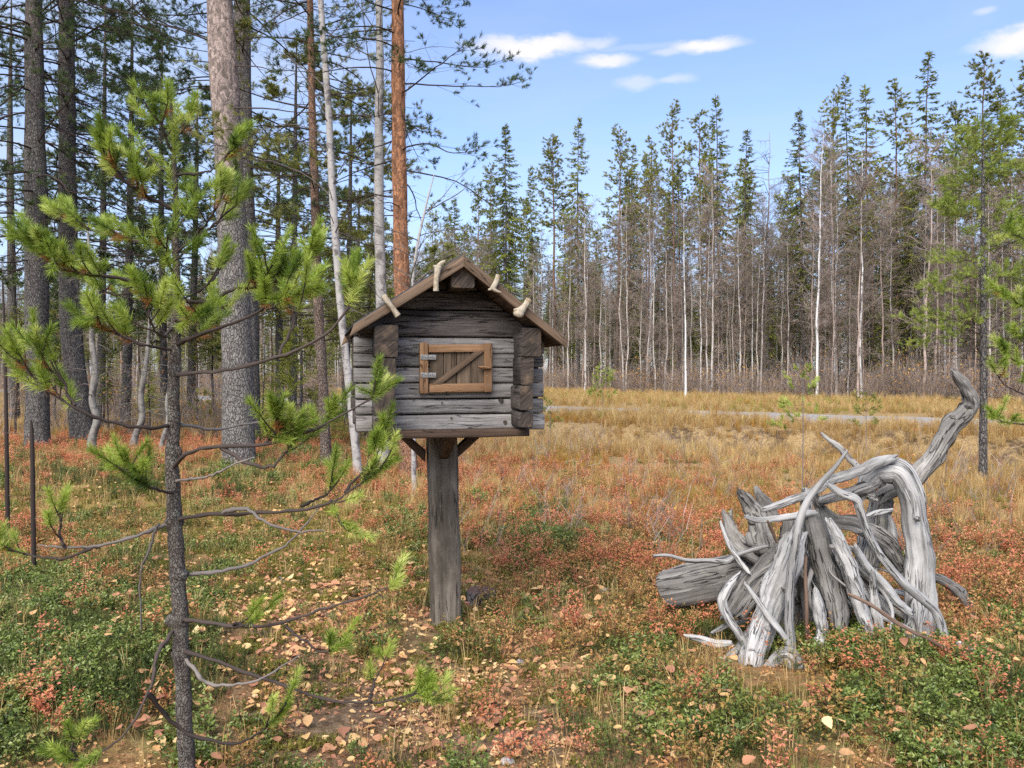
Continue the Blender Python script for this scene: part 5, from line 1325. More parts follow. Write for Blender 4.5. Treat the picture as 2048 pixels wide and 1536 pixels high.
# further pines closing the left background
for k, (px, py, wd, tx, d, z0, nb, lab, m) in enumerate([
   (200, 880, 14, 208, 20, 2.6, 70, 'shaggy dark pine between the two dark trunks and the young pine leader', ND),
   (330, 868, 13, 322, 23, 2.4, 64, 'dark pine hidden behind the upper shoots of the young pine', ND),
   (585, 866, 13, 590, 19, 2.6, 66, 'drooping green pine just left of the slender reddish pine', NM),
   (690, 856, 12, 700, 22, 2.4, 60, 'green pine crown filling the gap between the two white birches', NM),
   (735, 850, 11, 742, 32, 2.4, 54, 'low green pine far behind the straight white birch', NM),
   (250, 880, 16, 262, 21, 3.2, 56, 'middling pine with drooping dark boughs between the second dark pine and the thickest pine', ND),
   (560, 862, 14, 556, 24, 3.0, 60, 'bushy blue green pine seen just right of the thickest pine', NM),
   (30, 870, 16, 20, 22, 3.4, 60, 'dark shaggy pine half cut by the left edge of the picture', ND),
   (720, 850, 12, 716, 26, 3.0, 56, 'loose green pine seen between the two white birches', NM),
   (380, 870, 14, 392, 25, 3.2, 60, 'shadowy pine behind the leader of the young pine', ND),
   (880, 846, 10, 884, 30, 2.8, 50, 'small loose pine whose top shows to the right of the orange pine', NM)]):
    near_tree('pine_tree', lab, 'pine tree', [(px, py, wd * 1.3), ((px + tx) / 2, 640, wd), (tx, 750 - .6 * ((11, 11.5, 9.6, 9.4, 8.5, 11.5, 8.8, 12, 7.6, 10.5, 6.4)[k] - 1.5) / d * F, wd * .7), (tx + 3, 750 - ((11, 11.5, 9.6, 9.4, 8.5, 11.5, 8.8, 12, 7.6, 10.5, 6.4)[k] - 1.5) / d * F, 2)], d, M_BARK_DARK,
      [dict(mats=m, seed=20 + k, z0=z0, z1=(11, 11.5, 9.6, 9.4, 8.5, 11.5, 8.8, 12, 7.6, 10.5, 6.4)[k], nbr=nb, Lf=(lambda zt: (lambda z: min(2.3, .35 + (zt - z) * .38)))((11, 11.5, 9.6, 9.4, 8.5, 11.5, 8.8, 12, 7.6, 10.5, 6.4)[k]), rise=.02, nsub=8, tuf=4, needle_k=15, nl=.09, nw=.013, tl=.07, br=.012)])
# small bushy spruce low down behind the hut's left side
near_tree('spruce_tree', 'low dark spruce bush between the slender pine and the thickest pine', 'spruce tree', [(600, 880, 8), (602, 760, 5), (604, 640, 2)], 17.0, M_BARK_DARK,
   [dict(mats=[M_TWIGD, M_SPRUCE], seed=31, z0=.2, z1=2.6, nbr=60, Lf=lambda z: .15 + (2.8 - z) * .5, rise=-.15, nsub=9, tuf=4, needle_k=26, nl=.02, nw=.007, tl=.10, br=.008)])

# bare birches near the hut
def bare_twigs(mb, S, seed, z0, z1, nbr, Lf, rise=.7, br=.008, nsub=6, fine=4, azr=None, droop=.2):
    q = np.random.default_rng(seed); zz = S[:, 2]; A = []; B = []; W0 = []; W1 = []
    for k in range(nbr):
        z = z0 + (z1 - z0) * q.uniform(); i = int(np.clip(np.searchsorted(zz, z), 1, len(S) - 1)); o = S[i, :3] * 1.0; o[2] = z
        a = q.uniform(0, 6.28) if azr is None else q.uniform(*azr); L = Lf(z) * q.uniform(.5, 1.2); e = rise * q.uniform(.5, 1.3)
        d = np.array([math.cos(a) * math.cos(e), math.sin(a) * math.cos(e), math.sin(e)]); n = 8; p = [o]
        for j in range(n): d = nrm(d + q.normal(0, .1, 3) + np.array([0, 0, -droop / n * 2])); p.append(p[-1] + d * L / n)
        p = np.array(p); tube(mb, p, np.linspace(br, br * .2, n + 1) * (L / 1.5 + .3), 5, 1, 0, seed + k, 0, .3)
        for s_ in range(nsub):
            j = q.integers(2, n); t = nrm(p[j + 1 if j < n else n] - p[j - 1]); ds = nrm(t + q.normal(0, .55, 3)); sl = L * q.uniform(.12, .32)
            b1 = p[j] + ds * sl * .5; b2 = b1 + nrm(ds + q.normal(0, .25, 3) - [0, 0, droop]) * sl * .5
            A += [p[j], b1]; B += [b1, b2]; W0 += [br * .5, br * .35]; W1 += [br * .35, br * .15]
            for f in range(fine):
                c = p[j] + (b2 - p[j]) * q.uniform(.2, 1); A.append(c); B.append(c + nrm(ds + q.normal(0, .5, 3) - [0, 0, droop]) * sl * q.uniform(.2, .5)); W0.append(br * .25); W1.append(br * .1)
    strips(mb, np.array(A), np.array(B), W0, W1, seed, q.uniform(.1, .8, len(A)), 0)
def near_birch(label, trunkpx, d, seed, ext, tw, bark=M_BIRCH, name='birch_tree', **kw):
    t, S, off = near_tree(name, label, 'birch tree', trunkpx, d, bark, None, ext=ext, **kw)
    mb = MB(); bare_twigs(mb, S, seed, **tw); part('crown', mb, M_TWIGG, t, off); return t, S, off
near_birch('slim white birch leaning left, its foot just left of the hut', [(718, 972, 19), (712, 900, 17), (700, 790, 16), (686, 660, 15), (674, 520, 15), (662, 330, 14), (656, 200, 13), (645, 60, 12), (638, -60, 11)], 10.9, 41, 3.0,
   dict(z0=3.4, z1=9, nbr=26, Lf=lambda z: 1.5, rise=.75, br=.007))
near_birch('straight white birch with dark scars just left of the orange pine', [(768, 935, 25), (766, 880, 24), (763, 700, 22), (762, 560, 21), (758, 440, 20), (758, 250, 17), (760, 120, 15), (757, 0, 13), (752, -90, 12)], 11.6, 42, 3.0,
   dict(z0=4.2, z1=9.5, nbr=30, Lf=lambda z: 1.7, rise=.7, br=.007))
near_birch('crooked little birch with a lichened bent trunk left of the young pine', [(186, 925, 20), (184, 880, 17), (194, 840, 14), (184, 800, 13), (190, 740, 12), (184, 680, 10), (186, 600, 8), (180, 520, 6)], 13.6, 43, .6,
   dict(z0=1.0, z1=3.8, nbr=26, Lf=lambda z: 1.1, rise=.4, br=.008, droop=.5), M_BIRCHL)
near_birch('bent thin birch snag curving up from the shrubs just left of the young pine trunk', [(262, 905, 15), (272, 868, 13), (284, 838, 12), (282, 790, 11), (290, 740, 10), (296, 690, 7), (300, 620, 4)], 14.0, 44, None,
   dict(z0=.7, z1=2.6, nbr=18, Lf=lambda z: .9, rise=.3, br=.007, droop=.6), M_BIRCHL)
near_birch('small grey snag leaning right of the young pine trunk near the big pine', [(318, 925, 12), (326, 880, 10), (336, 845, 9), (334, 800, 7), (342, 760, 4)], 13.2, 45, None,
   dict(z0=.6, z1=1.9, nbr=12, Lf=lambda z: .8, rise=.3, br=.006, droop=.5), M_BIRCHL)
near_birch('thin bare birch sapling spreading its branches behind the left slope of the roof', [(828, 960, 10), (826, 800, 9), (822, 640, 8), (830, 520, 6), (850, 420, 4), (868, 350, 2)], 9.6, 46, None,
   dict(z0=1.8, z1=3.6, nbr=22, Lf=lambda z: 1.25, rise=.7, br=.008, droop=.1))
# very slim stems at the left edge
for k, (pts, d, lab) in enumerate([([(16, 1078, 9), (14, 950, 8), (12, 800, 7), (8, 640, 5), (5, 560, 3)], 7.3, 'very slim dead sapling at the left edge of the picture'),
                                   ([(68, 1152, 9), (66, 1000, 9), (64, 880, 8), (62, 840, 4)], 6.0, 'short straight dead stem sticking up beside the slim sapling at the left edge')]):
    mb = MB(); S = tree_trunk(mb, pts, d, 8); tw = MB(); bare_twigs(tw, S, 50 + k, S[3, 2], S[-1, 2], 9, lambda z: .28, .3, .003, 2, 1)
    t = thing('dead_sapling', lab, 'sapling', (S[0, 0], S[0, 1], H1(S[0, 0], S[0, 1]))); part('trunk', mb, M_TWIGD, t, np.array(t.location)); part('twigs', tw, M_TWIGG, t, np.array(t.location))

# pine on the right, with flat light green boughs
near_tree('pine_tree', 'light green young pine standing alone on the right, behind the root stump', 'pine tree',
   [(1966, 988, 19), (1966, 940, 16), (1967, 800, 14), (1967, 650, 12), (1966, 520, 10), (1966, 400, 7), (1966, 300, 4), (1967, 235, 2)], 10.2, M_BARK_DARK,
   [dict(mats=NL_, seed=60, z0=1.6, z1=4.75, nbr=74, Lf=lambda z: min(.95, .10 + (4.9 - z) * .34), rise=.08, nsub=7, tuf=2, needle_k=30, nl=.05, nw=.004, tl=.07, br=.006, dead_below=1.9, droop=.05),
    dict(seed=61, z0=1.0, z1=2.3, nbr=16, Lf=lambda z: .7, rise=-.05, nsub=3, dead_below=9, br=.005)])
# pine outside the right edge whose boughs reach in
rb = np.array([3.95, 5.6, 0]); rb[2] = H1(rb[0], rb[1])
rpine = thing('young_pine', 'young pine at the right edge of the picture, only its green branch tips reaching in', 'pine tree', rb)
mb = MB(); S = spline([[rb[0], rb[1], rb[2] - .1, .05], [rb[0] + .02, rb[1], 1.5, .035], [rb[0] - .02, rb[1], 3.2, .008]], 30); tube(mb, S[:, :3], S[:, 3], 12, 1, .05, 1, 0, .1)
part('trunk', mb, M_BARK_YOUNG, rpine, rb)
for i, pp in enumerate([[(2120, 530), (2070, 490), (2030, 470), (2000, 478)], [(2110, 640), (2060, 622), (2025, 600), (2012, 590)], [(2120, 740), (2060, 730), (2020, 716), (2005, 690)],
                        [(2120, 800), (2050, 790), (2010, 770), (1985, 735)], [(2110, 850), (2060, 850), (2010, 845), (1985, 832)], [(2120, 420), (2080, 440), (2050, 445)], [(2110, 690), (2060, 690), (2030, 670)]]):
    make_branch(rpine, rb, [P(x, y, 5.6 - .1 * j) for j, (x, y) in enumerate(pp)], 620 + i, .4, 4, r0=.008, brown=.05, cbias=.2, Ls=(.07, .12), nw=.003, k=150, nl=.045)

# little pine saplings in the clearing
for k, (px, py, ty, d, lab) in enumerate([(1205, 862, 738, 12.2, 'small pine sapling with yellowish tufts standing between the hut and the road'),
                                          (1604, 968, 738, 9.3, 'spindly pine sapling standing behind the left end of the root stump'),
                                          (1731, 925, 792, 11.0, 'spindly pine sapling rising behind the arched roots of the stump'),
                                          (1100, 880, 806, 14.0, 'tiny pine sapling right beside the hut wall near the road'),
                                          (1030, 865, 790, 19, 'tiny dark sapling in the grass'), (400, 880, 780, 13.5, 'small pine sapling growing between the young pine and the thickest pine')]):
    if k == 4: continue
    g = GP(px, py) if k != 1 else P(px, py, d); zt = P(px, ty, g[1])[2]; g[2] = H1(g[0], g[1]); h = zt - g[2]
    L = [[g[0], g[1], g[2] - .03, .008], [g[0] + .01, g[1], g[2] + h * .5, .006], [g[0], g[1], zt, .003]]; S = spline(L, 20); mb = MB(); tube(mb, S[:, :3], S[:, 3], 7, 1, .05, k, 0, .6)
    t = thing('pine_sapling', lab, 'pine sapling', g); part('trunk', mb, M_TWIGG, t, g); cm = MB()
    crown(cm, S, 70 + k, g[2] + h * (.35 if k in (0, 3, 5) else .5), zt, 16 if k == 0 else 9, lambda z: .08 + (zt - z) * (.28 if k == 0 else .16), .5, nsub=3, tuf=1 if k == 0 else 0, needle_k=34, nl=.05, nw=.006, tl=.07, br=.004, cb=.1)
    part('crown', cm, NL_ if k in (0, 1) else NM, t, g)
# ------------------------------------------------------------------ the forest beyond the road
def proto(name, cat, seed, kind, h):
    """one tree at the origin, h metres high: an Empty with trunk and crown"""
    q = np.random.default_rng(seed); t = bpy.data.objects.new(name, None); t.empty_display_size = .3
    n = 14; zz = np.linspace(-.2, h, n); bend = np.cumsum(q.normal(0, .03 if kind != 'birch' else .04, (n, 2)), 0); bend -= bend[0]
    lean = q.normal(0, .012, 2) if kind != 'birch' else q.normal(0, .022, 2)
    c = np.stack([bend[:, 0] + lean[0] * zz, bend[:, 1] + lean[1] * zz, zz], -1)
    r0 = {'birch': .070, 'spruce': .085, 'pine': .085, 'dead': .08}[kind] * h / 14
    rad = r0 * (1.0 - .88 * (np.arange(n) / (n - 1))) ; rad[0] *= 1.25
    mb = MB(); tube(mb, c, rad, 7, 1, .04, seed, 0, zz / h)
    cm = MB(); S = np.column_stack([c, rad])
    def at(z): return np.array([np.interp(z, zz, c[:, 0]), np.interp(z, zz, c[:, 1]), z])
    A = []; B = []; W0 = []; W1 = []; C = []
    if kind == 'birch':
        for k in range(58):
            z = h * (.16 + .8 * q.uniform() ** .85); o = at(z); a = q.uniform(0, 6.28); L = (.35 + 1.35 * math.sin(math.pi * min(max((z / h - .12) / .95, 0), 1)) ** .8) * q.uniform(.5, 1.15); e = q.uniform(.5, 1.15)
            d = np.array([math.cos(a) * math.cos(e), math.sin(a) * math.cos(e), math.sin(e)]); p = [o]
            for j in range(4): d = nrm(d + q.normal(0, .12, 3)); p.append(p[-1] + d * L / 4)
            for j in range(4): A.append(p[j]); B.append(p[j + 1]); W0.append(.022 - .004 * j); W1.append(.018 - .004 * j); C.append(.2)
            for s_ in range(11):
                j = q.integers(1, 5); b = p[j - 1] + (p[j] - p[j - 1]) * q.uniform(); ds = nrm(d + q.normal(0, .6, 3)); l = q.uniform(.18, .5) * (L * .5 + .4); m_ = b + ds * l
                A.append(b); B.append(m_); W0.append(.010); W1.append(.006); C.append(q.uniform(.2, .9))
                for g in range(3):
                    bb = b + ds * l * q.uniform(.3, 1); A.append(bb); B.append(bb + nrm(ds + q.normal(0, .5, 3)) * q.uniform(.12, .34)); W0.append(.007); W1.append(.004); C.append(q.uniform(.3, 1))
        strips(cm, np.array(A), np.array(B), W0, W1, seed, C, 0)
        if seed % 3 == 0:
            nlf = 300 if seed % 2 else 110; pk = q.integers(0, len(B), nlf); leafcards(cm, np.array(B)[pk], q.normal(0, 1, (nlf, 3)), .06, .045, q.uniform(0, 1, nlf), seed, 1)
        mats = [M_TWIG, M_LEAFY]
    elif kind == 'dead':
        for k in range(46):
            z = h * q.uniform(.25, .98); o = at(z); a = q.uniform(0, 6.28); e = q.uniform(-.2, .6); L = q.uniform(.4, 1.3)
            d = np.array([math.cos(a) * math.cos(e), math.sin(a) * math.cos(e), math.sin(e)]); A.append(o); B.append(o + d * L); W0.append(.03); W1.append(.008); C.append(.4)
            for s_ in range(7): b = o + d * L * q.uniform(.3, 1); A.append(b); B.append(b + nrm(d + q.normal(0, .7, 3)) * q.uniform(.15, .45)); W0.append(.010); W1.append(.005); C.append(q.uniform(0, 1))
        strips(cm, np.array(A), np.array(B), W0, W1, seed, C, 0); mats = [M_TWIGG, M_LEAFY]
    elif kind == 'spruce':
        base = .10 if seed % 2 else .32; LP = []; LD = []; LC = []; LL = []
        nb = 250; wmax = q.uniform(1.15, 1.75) * h / 16
        for k in range(nb):
            f = (k + q.uniform()) / nb; z = h * (base + (.985 - base) * f); o = at(z); a = q.uniform(0, 6.28); top = h - z
            L = min(.10 + top * .21, wmax * (1.1 - .35 * max(0, (top - h * .45) / h))) * q.uniform(.55, 1.2); thin = 1.0 if top < h * .62 else .5
            e = .35 - .8 * min(top / 5, 1) + q.normal(0, .12)
            if top < .8: e = .7
            d = np.array([math.cos(a) * math.cos(e), math.sin(a) * math.cos(e), math.sin(e)]); m_ = o + d * L * .55; d2 = nrm(d + [0, 0, .35]); en = m_ + d2 * L * .45
            A += [o, m_]; B += [m_, en]; W0 += [.022, .014]; W1 += [.014, .006]; C += [.2, .2]
            ct = q.uniform(.1, .75)
            for s_ in range(int((12 + L * 22) * thin)):
                u = q.uniform(.12, 1.0); b = o + (m_ - o) * (u / .55) if u < .55 else m_ + (en - m_) * ((u - .55) / .45)
                sd = nrm(np.cross(d, [0, 0, 1])) * q.choice([-1, 1]); dd = nrm(d * .7 + sd * q.uniform(.1, 1.0) + np.array([0, 0, q.uniform(-.75, .15)]))
                LP.append(b); LD.append(dd); LL.append(q.uniform(.10, .26) * (1.1 - .3 * u)); LC.append(np.clip(ct + q.normal(0, .15) + .15 * (u - .5), 0, 1))
        strips(cm, np.array(A), np.array(B), W0, W1, seed, C, 0)
        leafcards(cm, np.array(LP), np.array(LD), np.array(LL), np.array(LL) * .27, np.array(LC), seed, 1, .3)
        for k in range(40):
            z = h * q.uniform(.08, .45); o = at(z); a = q.uniform(0, 6.28); A2 = o; B2 = o + np.array([math.cos(a), math.sin(a), -.25]) * q.uniform(.3, 1.0); strips(cm, A2, B2, .016, .006, seed + k, .4, 0)
        mats = [M_TWIGG, M_SPRUCE]
    else:
        TB = []; TA = []; TC = []; cb0 = .50 if seed % 2 else .62
        for k in range(60):
            f = (k + q.uniform()) / 60; z = h * (cb0 + (.99 - cb0) * f); o = at(z); a = q.uniform(0, 6.28); top = h - z; L = min(.22 + top * .30, 1.5) * q.uniform(.55, 1.15) * (1 if f > .12 else .6); e = .15 + .45 * f + q.normal(0, .15)
            d = np.array([math.cos(a) * math.cos(e), math.sin(a) * math.cos(e), math.sin(e)]); p = [o]
            for j in range(4): d = nrm(d + q.normal(0, .14, 3) + [0, 0, .07]); p.append(p[-1] + d * L / 4)
            for j in range(4): A.append(p[j]); B.append(p[j + 1]); W0.append(.030 - .006 * j); W1.append(.024 - .006 * j); C.append(.3)
            for s_ in range(int(5 + L * 6)):
                j = q.integers(1, 5); b = p[j - 1] + (p[j] - p[j - 1]) * q.uniform(.2, 1); ds = nrm(d + q.normal(0, .55, 3)); l = q.uniform(.08, .34); A.append(b); B.append(b + ds * l); W0.append(.010); W1.append(.006); C.append(.3)
                for g in range(2): TB.append(b + ds * l * q.uniform(.55, 1)); TA.append(nrm(ds + q.normal(0, .4, 3))); TC.append(q.uniform(.1, .9))
        strips(cm, np.array(A), np.array(B), W0, W1, seed, C, 0)
        needles(cm, np.array(TB), np.array(TA), .09, 18, .10, .019, .9, seed, np.array(TC), 1)
        for k in range(34):
            z = h * q.uniform(.15, cb0); o = at(z); a = q.uniform(0, 6.28); strips(cm, o, o + np.array([math.cos(a), math.sin(a), q.uniform(-.2, .3)]) * q.uniform(.2, .9), .018, .006, seed + k, .4, 0)
        mats = [M_TWIGG, M_NEEDLE_M]
    bark = {'birch': [M_BIRCHF, M_BIRCHF, M_BIRCHP, M_BIRCHW][seed % 4], 'spruce': M_BARK_DARK, 'pine': M_BARK_BROWN, 'dead': M_TWIGG}[kind]
    for nm, b_, m_ in (('trunk', mb, bark), ('crown', cm, mats)):
        o = bpy.data.objects.new(nm, b_.mesh(name + '_' + nm, m_, None, nm == 'trunk')); o.parent = t
    t['category'] = cat; t['label'] = ''
    return t, h, kind
PB = [proto('birch_tree', 'birch tree', 800 + k, 'birch', 12.0) for k in range(8)]
PS = [proto('spruce_tree', 'spruce tree', 820 + k, 'spruce', 16.0) for k in range(6)]
PP = [proto('pine_tree', 'pine tree', 840 + k, 'pine', 15.0) for k in range(6)]
PD = [proto('dead_tree', 'dead tree', 860 + k, 'dead', 11.0) for k in range(2)]
def put_tree(pr, x, y, h, label, group=None, rz=None, wd=1.0):
    root, h0, kind = pr; s = h / h0
    r = copy_tree(root, (x, y, H1(x, y) - .05), q.uniform(0, 6.28) if rz is None else rz, (s * wd, s * wd, s), label, group)
    return r
q = np.random.default_rng(5)
def edge_y(px):       # depth of the front of the forest along the picture
    return np.interp(px, [-200, 0, 300, 600, 900, 1080, 1200, 1400, 1700, 2048, 2300], [70, 72, 74, 76, 68, 58, 50, 43, 37, 33, 31])
def at_px(px, dd): return (px - 1024) / F * dd
# trees one can point to: (kind, px, depth beyond the edge, top py, label)
NAMED = [
 ('s', 1006, 2, 240, 'lone narrow spruce tip just right of the orange pine crown'),
 ('s', 1066, 6, 325, 'short spruce tip in the tree line dip above the right roof slope'),
 ('p', 1108, 3, 272, 'slender pine left of the pointed spruce above the right eave of the hut'),
 ('s', 1156, 2, 230, 'pointed spruce rising above the right eave of the hut'),
 ('p', 1233, 3, 252, 'loose pine with open side branches in the first dip right of the hut'),
 ('s', 1256, 8, 285, 'small dark spruce tucked right behind the loose open pine'),
 ('p', 1290, 5, 278, 'pine with a rounded yellowish top left of the broad crowned pine'),
 ('p', 1355, 3, 210, 'broad crowned tall pine above the whitest birch'),
 ('p', 1408, 6, 222, 'thin pine between the broad crowned pine and the tall pointed spruce'),
 ('s', 1439, 5, 188, 'tall pointed spruce in the middle of the forest edge'),
 ('s', 1483, 4, 256, 'bright green dense spruce right of the tall pointed one'),
 ('d', 1530, 2, 262, 'bare grey dead tree with forked top in the middle of the forest edge'),
 ('s', 1611, 4, 210, 'yellow green spruce with a notched top left of the slim white birch'),
 ('p', 1667, 5, 184, 'pine with a thin crown between two dark spruces on the right'),
 ('s', 1698, 6, 137, 'dark slim spruce rising left of a similar lower one on the right'),
 ('s', 1738, 5, 160, 'dark bushy spruce just right of the slim taller one'),
 ('p', 1802, 6, 163, 'pine with an even crown left of the tallest spruce'),
 ('s', 1842, 3, 97, 'tallest spruce of the whole forest edge'),
 ('p', 1912, 8, 212, 'dense pine crown between the tallest spruce and the tall pine on the right'),
 ('p', 1964, 6, 112, 'tall pine whose crown rises behind the light green young pine'),
 ('s', 1999, 6, 172, 'dark spruce right behind the light green young pine'),
 ('p', 2044, 5, 125, 'tall pine cut by the right edge of the picture'),
 ('p', 955, 2, 372, 'green pine above the roof ridge left of the lone narrow spruce'),
 ('s', 920, 4, 392, 'green spruce just left of the roof ridge top'),
 ('p', 980, 8, 330, 'yellowish green pine close behind the lone narrow spruce'),
 ('b', 1137, 0, 420, 'leaning pale birch just right of the hut eave'), ('b', 1168, -1, 400, 'tall birch with a blotched trunk close to the right eave'),
 ('b', 1200, 2, 440, 'thin grey birch in the first dip right of the hut'), ('b', 1290, 1, 330, 'birch with orange leaves still hanging in its crown'),
 ('w', 1371, -8, 390, 'whitest birch trunk, standing in front of the forest in the roadside grass'),
 ('b', 1420, 0, 330, 'thick pale birch right of the whitest one'), ('b', 1478, 0, 430, 'slim birch standing behind the tip of the road bend'),
 ('b', 1573, 2, 450, 'pale birch pair member left of the slim white birch'), ('w', 1634, -1, 270, 'very slim white birch rising high against the yellow green spruce'),
 ('b', 1672, 1, 250, 'pale birch right of the very slim white one'), ('r', 1717, -1, 330, 'reddish birch with a leaning trunk in front of the dark spruces'),
 ('w', 1724, 0, 300, 'white blotched birch crossing behind the reddish one'), ('r', 1765, 1, 400, 'reddish thin birch right of the white blotched one'),
 ('r', 1849, -1, 260, 'pinkish tall birch below the tallest spruce'), ('r', 1870, 0, 380, 'pinkish thin birch right of the tall pinkish one'),
 ('b', 1905, 1, 330, 'pale birch left of the light green young pine'), ('b', 1250, 1, 420, 'pale thin birch with a straight stem in the grass edge right of the hut'),
 ('b', 1330, 2, 400, 'thin birch just left of the whitest one'), ('b', 1520, 1, 400, 'grey birch with fine twigs below the dead tree')]
for (kd, px, dd, ty, lab) in NAMED:
    d = float(edge_y(px)) + dd; x = at_px(px, d); h = P(px, ty, d)[2] - H1(x, d)
    pool = {'s': PS, 'p': PP, 'd': PD, 'b': [PB[0], PB[1], PB[4], PB[5]], 'w': [PB[3], PB[7]], 'r': [PB[2], PB[6]]}[kd]
    pr = pool[q.integers(0, len(pool))]
    if lab.startswith('birch with orange'): pr = PB[1]
    put_tree(pr, x, d, h, lab, wd={'s': q.uniform(.85, 1.25), 'p': q.uniform(.95, 1.3)}.get(kd, 1.15))
# the rest of the forest edge, which nothing tells apart
REGX = [250, 480, 640, 840, 1010, 1150, 1300, 1420, 1560, 1700, 1850, 1960]
REG = ['beyond the two dark pines', 'beyond the young pine', 'beyond the slender pine', 'beyond the birches near the hut', 'above the roof of the hut', 'above the right eave', 'right of the hut',
       'around the whitest birch', 'near the tall pointed spruce', 'around the slim white birch', 'near the dark paired spruces', 'below the tallest spruce', 'behind the light green pine']
def fill(pool, n, near, far, hs, label, group, seed, ramp=None, px0=-150, px1=2200):
    qq = np.random.default_rng(seed)
    for k in range(n):
        px = px0 + (px1 - px0) * (k + qq.uniform()) / n; d = float(edge_y(px)) + qq.uniform(near, far); x = at_px(px, d)
        top = np.interp(px, [0, 500, 700, 900, 1000, 1080, 1300, 1500, 1700, 2048], [500, 490, 470, 400, 360, 400, 330, 320, 240, 230]) 
        h = (P(px, top, d)[2]) * qq.uniform(*hs); pi = qq.integers(0, len(pool)); fr = (h / (1.5 + (750 - top) / F * d)); place = REG[int(np.searchsorted(REGX, px))]
        size = 'short' if fr < hs[0] + (hs[1] - hs[0]) * .33 else ('tall' if fr > hs[0] + (hs[1] - hs[0]) * .67 else 'midsized')
        tone = {'birch': ['pale', 'buff', 'pinkish', 'white'][pi % 4] + ' stemmed bare birch', 'spruce': ['shaggy spruce', 'leggy spruce'][1 - pi % 2 if pi % 2 == 0 else 0], 'pine': 'slender pine'}[pool[pi][2]]
        row = 'in the front row' if d - float(edge_y(px)) < (near + far) / 2 else 'in the back row'
        put_tree(pool[pi], x, d, h, size + ' ' + tone + ' ' + row + ' ' + place, group)
fill(PB, 205, 0, 11, (.42, .86), 'one of the many crowded bare birches along the forest edge', 'bare birches crowded along the forest edge', 901, px0=620)
fill(PS, 78, 2, 14, (.45, .92), 'one of the crowded lower spruces filling the forest edge', 'spruces crowded in the forest edge', 902)
fill(PP, 60, 3, 14, (.75, 1.02), 'one of the crowded slender pines filling the forest edge', 'pines crowded in the forest edge', 903)
fill(PB, 60, 0, 12, (.5, 1.0), 'bare birch of the grey thicket far off on the left', 'bare birches in the far left thicket', 904, px0=-150, px1=640)
for pr in PB + PS + PP + PD:
    pass
qm = np.random.default_rng(77)
for k in range(46):      # young mixed trees between the near pines and the far thicket, on the left
    px = -120 + 1010 * (k + qm.uniform()) / 46; d = qm.uniform(24, 62); x = at_px(px, d); kd = k % 3
    pool = (PP, PS, PB)[kd]; h = qm.uniform(3.5, 8.5) * (.8 if kd else 1); pi = qm.integers(0, len(pool))
    if abs(road_s(x, d)) < 3.2: continue
    place = ['behind the two dark pines at the left edge', 'behind the young pine', 'around the thickest pine', 'between the birches near the hut', 'behind the roof of the hut'][int(np.searchsorted([180, 400, 560, 760], px))]
    put_tree(pool[pi], x, d, h, ('small ' if h < 5.5 else 'taller ') + ['loose young pine', 'dark young spruce', 'bare young birch'][kd] + (' close behind ' if d < 40 else ' farther back ') .replace(' behind ', ' ') + place, 'young trees scattered over the left background')
spots = [(215, 19, 2.6, 1), (248, 22, 4.2, 0), (300, 17, 2.2, 1), (395, 20, 3.4, 0), (425, 24, 5.0, 1), (525, 18, 2.6, 1), (545, 23, 4.6, 0), (575, 19, 2.4, 0), (690, 21, 3.6, 0), (730, 18, 2.4, 1), (735, 26, 5.6, 1), (30, 20, 3.2, 0), (110, 22, 4.0, 1), (840, 27, 5.0, 0), (890, 33, 6.2, 0)]
for k, (px, d, h, kd) in enumerate(spots):
    put_tree((PP, PS)[kd][k % 6], at_px(px, d), d, h, ['bushy young pine', 'low dark spruce'][kd] + ' ' + ['left of the second dark trunk foot', 'between the second dark trunk and the crooked birch', 'behind the bent birch snag', 'right behind the young pine stem', 'left of the thickest pine foot', 'touching the thickest pine on its right', 'in the gap right of the thickest pine', 'left of the slender pine foot', 'between the slender pine and the leaning birch', 'between the two white birches', 'far behind the two white birches', 'left of the first dark trunk', 'between the two dark trunks', 'over the left roof slope of the hut', 'over the roof left of the ridge'][k], 'bushy young trees between the near trunks', wd=1.5 if kd else 1.6)
# deep forest behind: one mass
allp = PB + PS + PP; meshes = []
for (root, h0, kind) in [PS[0], PS[1], PS[3], PP[0], PP[1], PP[3], PB[0], PB[2], PB[5]]:
    kids = list(root.children); meshes.append((kids, h0))
def joined(kids, name):
    tr_, cr = [k.data for k in kids]
    import bmesh
    bm = bmesh.new(); bm.from_mesh(tr_); n0 = len(tr_.materials); nf = len(bm.faces); bm.from_mesh(cr); bm.faces.ensure_lookup_table()
    for f in bm.faces[nf:]: f.material_index += n0
    me = bpy.data.meshes.new(name); bm.to_mesh(me); bm.free()
    for m in list(tr_.materials) + list(cr.materials): me.materials.append(m)
    return me
JM = [joined(k, 'deep_forest_tree') for k, _ in meshes]
HM = [h for _, h in meshes]
n = 1250; px = q.uniform(-350, 2500, n); d = edge_y(px) + 9 + q.uniform(0, 1, n) ** 1.1 * 60; x = at_px(px, d)
pick = q.choice(9, n, p=[.19, .19, .18, .11, .10, .10, .04, .04, .05]); top = np.interp(px, [0, 500, 700, 900, 1000, 1080, 1300, 1500, 1700, 2048], [520, 510, 490, 430, 400, 440, 400, 390, 330, 310])
hh = (1.5 + (750 - top) / F * edge_y(px)) * q.uniform(.6, 1.0, n)
scatter('deep_forest', np.stack([x, d, Hh(x, d) - .05], -1), np.stack([0 * x, 0 * x, q.uniform(0, 6.28, n)], -1), hh / np.array(HM)[pick], pick, JM, 'dense dark mixed forest closing the view behind the front trees', 'forest')
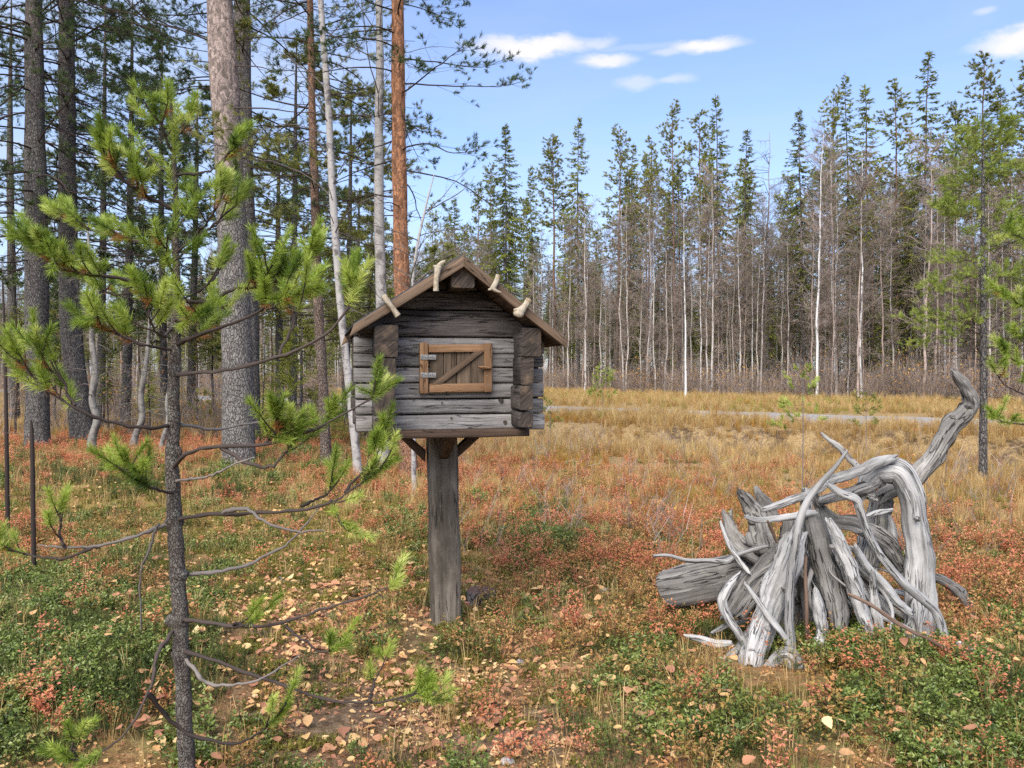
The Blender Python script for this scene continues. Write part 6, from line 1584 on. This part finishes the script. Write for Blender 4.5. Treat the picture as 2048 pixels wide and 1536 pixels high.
# undergrowth along the edge: bare brush with a few leaves
def brush(seed, h, n=22, leaf=10):
    qb = np.random.default_rng(seed); A = []; B = []; W0 = []; W1 = []
    for _ in range(n):
        a = qb.uniform(0, 6.28); r = qb.uniform(0, .35); p = np.array([math.cos(a) * r, math.sin(a) * r, 0]); d = nrm(np.array([math.cos(a) * .25, math.sin(a) * .25, 1]) + qb.normal(0, .12, 3)); H_ = h * qb.uniform(.4, 1.1)
        for j in range(3): e = p + d * H_ / 3; A.append(p); B.append(e); W0.append(.016 - .004 * j); W1.append(.012 - .004 * j); p = e; d = nrm(d + qb.normal(0, .14, 3))
        for j in range(7):
            k = len(B) - 1 - qb.integers(0, 3); b = A[k] + (B[k] - A[k]) * qb.uniform(); A.append(b); B.append(b + nrm(d + qb.normal(0, .45, 3)) * qb.uniform(.15, .5)); W0.append(.008); W1.append(.004)
    mb = MB(); strips(mb, np.array(A), np.array(B), W0, W1, seed, qb.uniform(0, 1, len(A)), 0)
    pk = qb.integers(0, len(B), leaf); leafcards(mb, np.array(B)[pk], qb.normal(0, 1, (leaf, 3)), .07, .05, qb.uniform(0, 1, leaf), seed, 1)
    return mb.mesh('brush', [M_TWIG, M_LEAFY], None, False)
KBR = [brush(950 + k, 1.2 + .2 * k, leaf=(24, 40, 110, 60)[k]) for k in range(4)]
n = 1300; px = q.uniform(-250, 2400, n); d = edge_y(px) - 1.2 + q.uniform(0, 1, n) ** 1.5 * 22; x = at_px(px, d)
scatter('forest_undergrowth', np.stack([x, d, Hh(x, d) - .02], -1), np.stack([0 * x, 0 * x, q.uniform(0, 6.28, n)], -1), q.uniform(.5, 1.35, n), q.integers(0, 4, n), KBR, 'bare brown brush with a few yellow leaves at the foot of the forest', 'undergrowth')
# brush in the middle distance on the left
n = 170; px = q.uniform(-60, 900, n); d = q.uniform(17, 50, n); x = at_px(px, d)
scatter('thin_brush', np.stack([x, d, Hh(x, d) - .02], -1), np.stack([0 * x, 0 * x, q.uniform(0, 6.28, n)], -1), q.uniform(.35, 1.1, n), q.integers(0, 4, n), KBR, 'thin bare brush between the trees on the left', 'undergrowth')
# slim bare shoots standing in the red shrubs of the clearing
KSH = [brush(970 + k, .55, 3, 1) for k in range(3)]
n = 150; px = q.uniform(930, 2100, n); d = q.uniform(6.2, 17, n); x = at_px(px, d)
scatter('bare_shoots', np.stack([x, d, Hh(x, d) - .02], -1), np.stack([0 * x, 0 * x, q.uniform(0, 6.28, n)], -1), q.uniform(.4, 1.0, n) * .7, q.integers(0, 3, n), KSH, 'thin bare shoots standing up out of the low shrubs', 'shoots')
